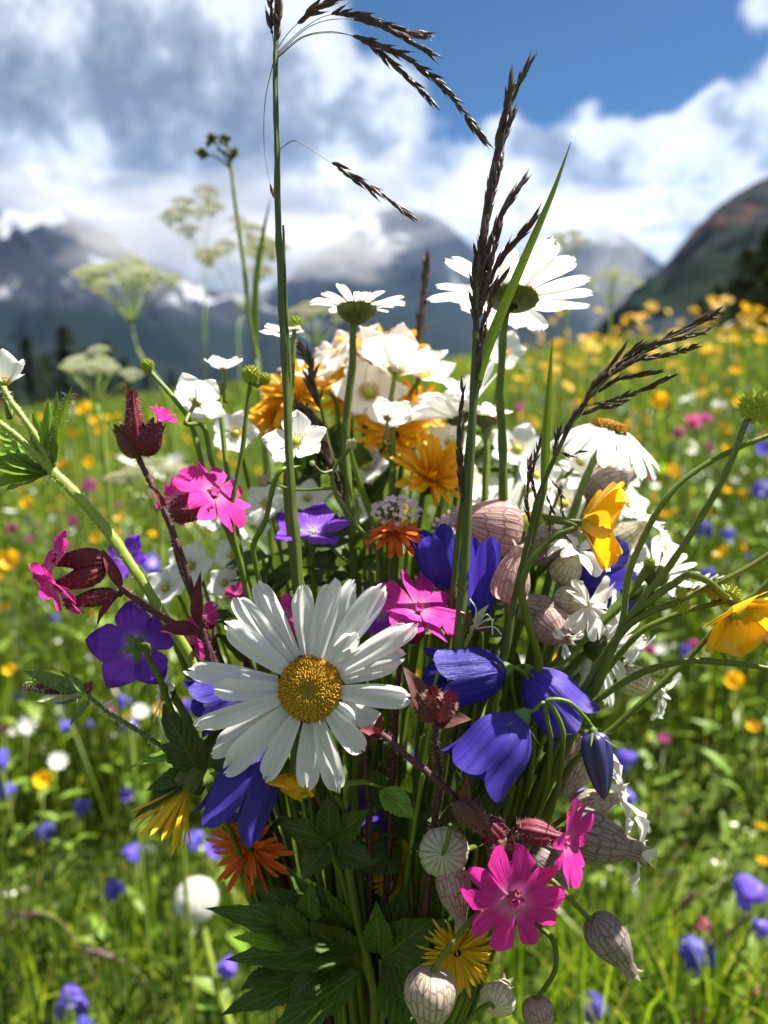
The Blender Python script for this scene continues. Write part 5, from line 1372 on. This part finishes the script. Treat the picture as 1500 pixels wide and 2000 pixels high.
leafy_stem('dark leaves low behind the striped balloon flowers', [(860, 1830, .213), (830, 1940, .217)], [(860, 1830, .212, 960, 1870, .208, 80, (.2, .6, .7)), (860, 1840, .213, 950, 1780, .21, 70, (.2, .4, .9)), (855, 1850, .212, 930, 1960, .206, 90, (.2, .6, .7)), (860, 1830, .214, 850, 1720, .212, 70, (0, .2, 1))], seed=8)
r5 = random.Random(77)
for k in range(13):      # sprigs deep inside, seen between the flowers
    cx, cy_, cd_ = [(520, 1130, .245), (640, 1120, .25), (720, 960, .27), (820, 1180, .245), (700, 1080, .24), (1040, 1120, .25), (900, 1230, .24), (480, 1240, .24), (620, 930, .285), (880, 880, .29), (1000, 1380, .235), (950, 1560, .235), (1060, 1480, .24)][k]
    lv = []
    for j in range(9):
        a = r5.uniform(0, 6.28); l = r5.uniform(70, 150)
        ox, oy = r5.uniform(-30, 30), r5.uniform(-50, 60)
        lv.append((cx + ox * .3, cy_ + oy, cd_, cx + ox + math.cos(a) * l, cy_ + oy - abs(math.sin(a)) * l * (.9 if j % 3 else -.6), cd_ + r5.uniform(-.012, .012), r5.uniform(26, 46), (r5.uniform(-.4, .4), r5.uniform(.3, 1), r5.uniform(.2, 1))))
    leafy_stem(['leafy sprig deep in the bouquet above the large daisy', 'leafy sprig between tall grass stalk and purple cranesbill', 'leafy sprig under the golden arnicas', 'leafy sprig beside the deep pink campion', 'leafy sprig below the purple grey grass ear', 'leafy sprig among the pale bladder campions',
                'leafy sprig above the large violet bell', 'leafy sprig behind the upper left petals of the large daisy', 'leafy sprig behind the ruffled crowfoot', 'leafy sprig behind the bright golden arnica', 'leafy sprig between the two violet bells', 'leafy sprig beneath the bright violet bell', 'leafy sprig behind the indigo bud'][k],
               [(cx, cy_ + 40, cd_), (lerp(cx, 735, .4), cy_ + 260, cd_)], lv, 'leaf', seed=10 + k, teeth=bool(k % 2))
for k in range(20):      # bare green stalks of the bundle
    x0 = r5.uniform(590, 1010); y0 = r5.uniform(1180, 1620); dd = r5.uniform(.212, .25)
    th = thing('flower_stalk', 'plain green stalk in the dense bundle under the flowers', 'stem', FOOT.copy(), 'bare stalks in the bundle')
    mb, _ = stem_mesh(to_bundle([P(x0, y0, dd), P(lerp(x0, 735, .35) + r5.uniform(-20, 20), y0 + 260, dd)], .013), r5.uniform(.0008, .0013)); part(th, 'stem', mb, M_['stem'])
# ------------------------------------------------------------------ flowers growing in the meadow
def merged(parts):
    mb = MB()
    for (t, m) in parts: mb.add([m @ Vector(v) for v in t.v], t.f, t.uv)
    return mb
def ringmerge(count, elev, r0, pt, extra=()):
    return merged([(pt, Matrix.Rotation(2 * math.pi * k / count, 4, 'Z') @ Matrix.Translation((r0, 0, 0)) @ Matrix.Rotation(-elev, 4, 'Y')) for k in range(count)] + list(extra))
I4 = Matrix.Identity(4)
HEADS = {}
HEADS['buttercup'] = (ringmerge(5, .55, .06, petal(1, 1.0, 'round', .4, .2, nu=6, nv=6)).mesh('flower_head'), 'yellow', .0098)
HEADS['hawkbit'] = (merged([(ringmerge(18, .15, .08, petal(1, .18, 'strap', -.1, .2, nu=4, nv=3)), I4), (ringmerge(12, .6, .08, petal(.7, .16, 'strap', 0, .2, nu=4, nv=3)), I4)]).mesh('flower_head'), 'lemon', .0105)
rows = []
for i in range(8):
    u = i / 7
    rows.append([( (.25 + .45 * min(1, u * 1.5) ** .6 + .25 * max(0, u - .6)) * math.cos(p) , (.25 + .45 * min(1, u * 1.5) ** .6 + .25 * max(0, u - .6)) * math.sin(p), u * 1.3 * (1 - .25 * (1 - abs(math.sin(2.5 * p)) ** .8) * (u > .6))) for p in [2 * math.pi * k / 30 for k in range(31)]])
HEADS['bluebell'] = (MB().grid(rows).mesh('flower_head'), 'violetm', .010)
HEADS['clover'] = (merged([(petal(.55, .3, 'round', .3, .3, nu=4, nv=3), Matrix.Translation((.35 * math.cos(k * 2.4) * math.sqrt((k % 20) / 20), .35 * math.sin(k * 2.4) * math.sqrt((k % 20) / 20), .5 * (k / 60))) @ Matrix.Rotation(k * 2.4, 4, 'Z') @ Matrix.Rotation(-.4 - .9 * (k / 60), 4, 'Y')) for k in range(60)]).mesh('flower_head'), 'pinkm', .011)
HEADS['globe'] = (ringmerge(6, .95, .08, petal(1, .95, 'round', .9, .3, nu=6, nv=6)).mesh('flower_head'), 'yellow', .0095)
HEADS['white'] = (ringmerge(9, .2, .06, petal(1, .42, 'round', .1, .1, nu=5, nv=4)).mesh('flower_head'), 'white', .010)
M_['violetm'] = plant_mat('meadow_violet', (.16, .12, .60), (.11, .075, .46), .45, .4, .3, (2, 10), .1, objvar=.2)
M_['pinkm'] = plant_mat('meadow_pink', (.66, .16, .42), (.55, .10, .32), .4, .5, .3, (2, 10), .1, objvar=.2)
stem_unit = [MB().tube([Vector((0, 0, 0)), Vector((.04 * s, .02, .3)), Vector((.03 * s, -.02, .65)), Vector((0, 0, 1.0))], [.0032, .0028, .0024, .002], 5).mesh('stem') for s in (-1, 1)]
stalk_leaf = petal(1, .35, 'point', -.5, .3, nu=6, nv=3, base_w=.3).mesh('leaf')

NAMES = {'buttercup': ('wild_buttercup', 'yellow buttercup growing in the grass of the meadow', 'buttercup', 'buttercups growing in the meadow'),
         'hawkbit': ('wild_hawkbit', 'golden hawkbit growing in the grass of the meadow', 'hawkbit', 'hawkbits growing in the meadow'),
         'bluebell': ('meadow_bellflower', 'small violet bellflower growing in the grass of the meadow', 'bellflower', 'bellflowers growing in the meadow'),
         'clover': ('meadow_clover', 'pink clover head growing in the grass of the meadow', 'clover', 'clovers growing in the meadow'),
         'globe': ('globeflower', 'round yellow globeflower growing in the grass of the meadow', 'globeflower', 'globeflowers growing in the meadow'),
         'white': ('meadow_flower', 'small white flower growing in the grass of the meadow', 'white flower', 'white flowers growing in the meadow')}
def meadow_flower(kind, C, size=1.0, n=None, seed=0):
    r = random.Random(seed)
    me, mt, R0 = HEADS[kind]
    g = ground_z(C.x, C.y)
    base = Vector((C.x + r.uniform(-.03, .03), C.y + r.uniform(-.01, .04), 0)); base.z = ground_z(base.x, base.y) - .003
    nm, lab, cat, grp = NAMES[kind]
    th = thing(nm, lab, cat, base, grp)
    if n is None:
        n = Vector((r.uniform(-.5, .5), r.uniform(-.9, .3), r.uniform(.4, 1.0)))
        if kind == 'bluebell': n = Vector((r.uniform(-.8, .8), r.uniform(-.8, .4), r.uniform(-.8, .5)))
    n.normalize()
    part(th, 'flower_head', me, M_[mt], frame(C, n, r.uniform(0, 6)) @ Matrix.Scale(R0 * size * r.uniform(.8, 1.15), 4))
    v = C - base; L = v.length
    z = v.normalized(); x = z.orthogonal().normalized(); y = z.cross(x)
    Ms = Matrix((x, y, z)).transposed().to_4x4(); Ms.translation = base
    Ms = Ms @ Matrix.Rotation(r.uniform(0, 6), 4, 'Z') @ Matrix.Diagonal((.45, .45, L, 1)) 
    part(th, 'stem', stem_unit[seed % 2], M_['stem'], Ms)
    for k in range(2):
        part(th, 'leaf', stalk_leaf, M_['leafbright'], Matrix.Translation(base + v * r.uniform(.25, .75)) @ Matrix.Rotation(r.uniform(0, 6.28), 4, 'Z') @ Matrix.Rotation(-r.uniform(.3, 1.0), 4, 'Y') @ Matrix.Scale(r.uniform(.02, .045), 4))
    return th

# those one can point at in the photograph
sd = 0
for kind, lst in {
    'buttercup': [(83, 1527, .76, 1.1), (1434, 1334, .8, 1.25), (1472, 1427, .74, 1.2), (1285, 788, .8, 1.15), (250, 1408, .8, 1), (25, 1098, .75, 1.4), (20, 1310, .8, 1), (15, 1190, .9, 1), (1415, 1085, .9, 1.1), (1310, 925, .8, 1),
                  (1415, 960, .95, 1), (1265, 1440, 1.0, .8), (1485, 1620, .8, 1), (1490, 1690, .85, .8), (1437, 790, 1.0, 1), (1390, 590, 1.2, 1.1), (1452, 604, 1.1, 1.1), (1478, 610, 1.3, 1), (1435, 730, 1.0, 1.2), (1375, 690, 1.2, 1), (1480, 668, 1.1, 1.2),
                  (170, 805, 1.0, 1.3), (185, 825, 1.1, 1), (200, 848, .9, 1.2), (140, 850, 1.0, 1.2), (125, 913, .9, 1.1), (170, 905, 1.0, 1), (55, 985, .9, 1), (185, 1055, .9, 1.1), (140, 960, 1.1, 1), (1300, 1010, .9, 1), (1320, 1000, 1.0, 1), (1410, 845, 1.0, 1.2),
                  (80, 820, 1.3, 1), (8, 862, 1.0, 1.2), (110, 1000, .9, .9), (300, 1050, .95, 1), (1440, 705, 1.5, 1)],
    'bluebell': [(135, 1925, .62, 1.5), (1442, 1712, .60, 1.7), (1335, 1836, .60, 1.75), (1150, 1950, .56, 1.6), (148, 1567, .8, 1.1), (275, 1648, .7, 1.2), (395, 1625, .72, 1.2), (422, 1672, .62, 1.3), (452, 1870, .6, 1.2), (100, 1612, .8, 1.1), (30, 1540, .8, 1), (1205, 1470, .75, 1.6),
                 (1378, 1022, .85, 1.2), (1390, 1112, .85, 1.3), (1490, 888, .9, 1.4), (1495, 950, .9, 1.2), (215, 1720, .7, 1), (1470, 1800, .7, 1), (1240, 1565, .7, 1.2), (300, 1085, .9, 1.4), (235, 1358, .8, 1.0), (5, 1500, .75, 1.2), (1110, 1530, .7, 1.2), (1410, 1040, 1.0, 1), (160, 1985, .6, 1)],
    'clover': [(175, 960, .85, 1.2), (140, 1025, .9, 1.1), (30, 1038, .9, 1), (1345, 835, .85, 1.4), (1375, 825, .9, 1.2), (1375, 1815, .65, .9), (1365, 1995, .6, 1.4), (1495, 1955, .6, 1.0), (1010, 800, 1.0, .8), (60, 1060, 1.0, .9), (1325, 850, 1.0, 1)],
    'white': [(1345, 780, .9, 1.2), (1405, 790, 1.0, 1), (1425, 635, 1.2, 1.0), (300, 925, .6, 1.3), (340, 905, .65, 1.2), (250, 905, .7, 1.3), (1350, 885, 1.0, .8), (20, 1000, .9, .9)]}.items():
    for (px, py, d, s) in lst:
        sd += 1
        C = P(px, py, d)
        if C.z < ground_z(C.x, C.y) + .05: C = P(px, py, d * .8)
        meadow_flower(kind, C, s, None, sd)
# and the many more scattered over the slope
rs = random.Random(321)
cnt = {'buttercup': 0, 'hawkbit': 0, 'bluebell': 0, 'clover': 0, 'white': 0}
want = {'globe': 170, 'buttercup': 230, 'hawkbit': 285, 'bluebell': 80, 'clover': 70, 'white': 90}
for kind in want:
    for k in range(want[kind]):
        far = rs.random() ** 1.5
        y = (.95 + far * 2.2) if kind == 'globe' else (.85 + far * 5.5) if kind in ('buttercup', 'hawkbit') else (.75 + far * 2.2)
        x = rs.uniform(-1, 1) * (.62 * y + .25)
        if kind in ('buttercup', 'hawkbit') and x < 0 and rs.random() < .45: x = -x
        if kind == 'hawkbit' and k > 80: x = abs(x); y = 1.1 + 3.6 * far; x = rs.uniform(.15, .60) * y
        h = (rs.uniform(.50, .64) if kind == 'hawkbit' and k > 80 else rs.uniform(.34, .60)) if kind in ('buttercup', 'hawkbit') else rs.uniform(.14, .42)
        if kind == 'globe':
            x = rs.uniform(.10, .55) * y if k % 3 else -rs.uniform(.18, .55) * y
            h = rs.uniform(.26, .56)
        if y < 1.0: h = min(h, CAM.z - .45 * y)
        meadow_flower(kind, Vector((x, y, ground_z(x, y) + h)), 1.0, None, 1000 + sd + k)
    sd += 1000

# dandelion clock
M_['fluffb'] = plant_mat('clock_fluff', (.88, .87, .82), (.82, .81, .75), .6, .6, .2, (1, 1), 0)
th = thing('dandelion_clock', 'round white dandelion clock on an orange green stalk', 'dandelion', Vector((0, 0, 0)))
C = P(384, 1757, .60); b = P(455, 2010, .60); g = Vector((b.x + .02, b.y + .05, 0)); g.z = ground_z(g.x, g.y)
th.location = g; WM[th] = Matrix.Translation(g)
mb = MB(); r = px2m(41, .60)
for k in range(620):
    z = 1 - 2 * (k + .5) / 620; a = k * 2.39996; q = math.sqrt(1 - z * z); nn = Vector((q * math.cos(a), q * math.sin(a), z))
    e = C + nn * r * .78 * rs.uniform(.86, 1.08); x = nn.orthogonal().normalized(); y = nn.cross(x)
    mb.add([C + nn * r * .15 + x * .0002, C + nn * r * .15 - x * .0002, e], [(0, 1, 2)])
    for j in range(8):
        aa = j * .785 + k; o = (x * math.cos(aa) + y * math.sin(aa)); s = nn.cross(o) * .0009
        mb.add([e - s, e + s, e + nn * r * .22 + o * r * .24], [(0, 1, 2)])
part(th, 'seed_ball', mb.mesh('seed_ball', smooth=False), M_['fluffb'], kind='stuff')
t = MB().lathe([(r * .18 * math.sin(q), -r * .18 * math.cos(q)) for q in [math.pi * i / 8 for i in range(9)]], 12)
part(th, 'seed_base', MB().add([Vector(v) + C for v in t.v], t.f, t.uv), M_['straw'])
mb, _ = stem_mesh([C, P(400, 1830, .60), P(425, 1930, .60), b, g], .0026, .003); part(th, 'stem', mb, M_['stemlight'])

# tall meadow plants standing up behind the bouquet: umbels and a cocksfoot
M_['umbelw'] = plant_mat('umbel_white', (.60, .62, .42), (.50, .53, .34), .45, .6, .2, (1, 1), 0)
def umbel(label, px, py, d, Rp, seed, n=11, stem_px=(), flat=.35):
    C = P(px, py, d); r = random.Random(seed); Rm = px2m(Rp, d)
    low = P(*stem_px[-1]) if stem_px else C + Vector((.02, .02, -.1))
    g = Vector((low.x + (low.x - C.x) * .3, low.y + .03, 0)); g.z = ground_z(g.x, g.y)
    th = thing('white_umbel', label, 'umbel', g, 'umbels standing in the meadow')
    mb, _ = stem_mesh([C - Vector((0, 0, Rm * .9))] + [P(*q) for q in stem_px] + [g - Vector((0, 0, .004))], .0008, .0018); part(th, 'stem', mb, M_['stemlight'])
    me = MB()
    for k in range(26):
        q = math.sqrt((k + .5) / 26); a = k * 2.4
        c = Vector((q * math.cos(a), q * math.sin(a), .35 * (1 - q * q)))
        t = MB().lathe([(.13 * math.sin(w), .10 * -math.cos(w)) for w in [math.pi * i / 4 for i in range(5)]], 6)
        me.add([Vector(v) + c for v in t.v], t.f, t.uv)
        me.tube([Vector((0, 0, -.7)), c], [.02, .02], 3)
    me = me.mesh('umbellet')
    for k in range(n):
        q = math.sqrt((k + .3) / n); a = k * 2.4 + r.random()
        c = C + Vector((Rm * q * math.cos(a), Rm * q * math.sin(a), Rm * flat * (1 - q) + r.uniform(-.1, .1) * Rm))
        part(th, 'umbellet', me, M_['budpale' if r.random() < .6 else 'umbelw'], Matrix.Translation(c) @ Matrix.Rotation(r.uniform(-.4, .4), 4, 'X') @ Matrix.Scale(Rm * .30 * r.uniform(.7, 1.15), 4))
        mb, _ = stem_mesh([c - Vector((0, 0, Rm * .12)), c.lerp(C - Vector((0, 0, Rm * .9)), .6), C - Vector((0, 0, Rm * .9))], .0004, .0005, 4, 3); part(th, 'ray', mb, M_['stemlight'])
umbel('broad creamy umbel in front of the snow streaked mountain', 252, 548, .72, 92, 1, 18, [(272, 690, .72), (330, 790, .72)])
umbel('loose pale umbel below the dark cocksfoot heads', 395, 440, .95, 84, 2, 8, [(400, 560, .95), (400, 720, .95)], .8)
umbel('loose pale umbel beside the blurred grass blade', 470, 520, .90, 104, 3, 9, [(465, 640, .90), (470, 760, .9)], .8)
umbel('pale umbel against the blue mountain behind the upright daisy', 620, 625, .60, 62, 4, 10, [(620, 740, .60)], .6)
umbel('greenish umbel in front of the dark spruces', 185, 725, .55, 70, 5, 14, [(200, 830, .55)], .6)
umbel('faint umbel above the tall oxeye daisy', 1110, 482, .7, 50, 6, 10, [(1105, 600, .7)], .6)
umbel('faint creamy umbel right of the tall oxeye daisy', 1195, 552, .7, 52, 7, 11, [(1190, 680, .7)], .6)
umbel('creamy umbel low behind the pink campion', 305, 930, .5, 80, 8, 18, [(310, 1020, .5)], .3)
th = thing('cocksfoot', 'blurred cocksfoot grass with four dark heads', 'grass', Vector((0, 0, 0)))
pts = [P(x, y, .36) for x, y in [(425, 290), (446, 305), (452, 340), (462, 420), (476, 520), (488, 620), (505, 720), (520, 900)]]
g = Vector((pts[-1].x + .01, pts[-1].y + .04, 0)); g.z = ground_z(g.x, g.y); th.location = g; WM[th] = Matrix.Translation(g)
mb, _ = stem_mesh(pts + [g], .0006, .0016); part(th, 'stem', mb, M_['stem'])
rr = random.Random(4)
for (x, y, s) in [(392, 302, 17), (414, 276, 18), (438, 278, 17), (459, 303, 18)]:
    mb = MB(); C = P(x, y, .36)
    for k in range(26):
        dv = Vector((rr.gauss(0, 1), rr.gauss(0, 1), rr.gauss(0, 1))).normalized() + Vector((-.2, 0, .5))
        dv.normalize(); q = dv.to_track_quat('Z', 'Y').to_matrix().to_4x4(); q.translation = C
        t = MB().lathe([(.0, 0), (.16, .3), (.14, .6), (0, 1)], 5)
        mb.add([q @ (Vector(v) * px2m(s, .36)) for v in t.v], t.f, t.uv)
    part(th, 'seed_head', mb, M_['involucre'])
    mb, _ = stem_mesh([C, C.lerp(P(448, 318, .36), .5) + Vector((0, 0, .001)), P(450, 330, .36)], .0003); part(th, 'side_stalk', mb, M_['stem'])
# dry grass ears leaning in the meadow
for k, (ax, ay, bx, by, d) in enumerate([(1370, 1870, 1450, 1800, .6), (1310, 1790, 1345, 1758, .62), (178, 1856, 235, 1875, .62), (35, 1788, 95, 1785, .65)]):
    A, B = P(ax, ay, d), P(bx, by, d)
    low = A if k < 2 else B; tip = B if k < 2 else A
    g = Vector((low.x + (low.x - tip.x) * 1.2, low.y + .05, 0)); g.z = ground_z(g.x, g.y)
    th = thing('dry_ear', 'straw coloured dry grass ear leaning in the green meadow', 'grass', g, 'dry grass ears in the meadow')
    mb, _ = stem_mesh([tip, low, low.lerp(g, .4) + Vector((0, 0, .02)), g], .0003, .0005); part(th, 'stem', mb, M_['straw'])
    panicle_branch(th, [low, low.lerp(tip, .5), tip], .0, 22, .0065, .0004, 'straw', k, .35, 'straw')
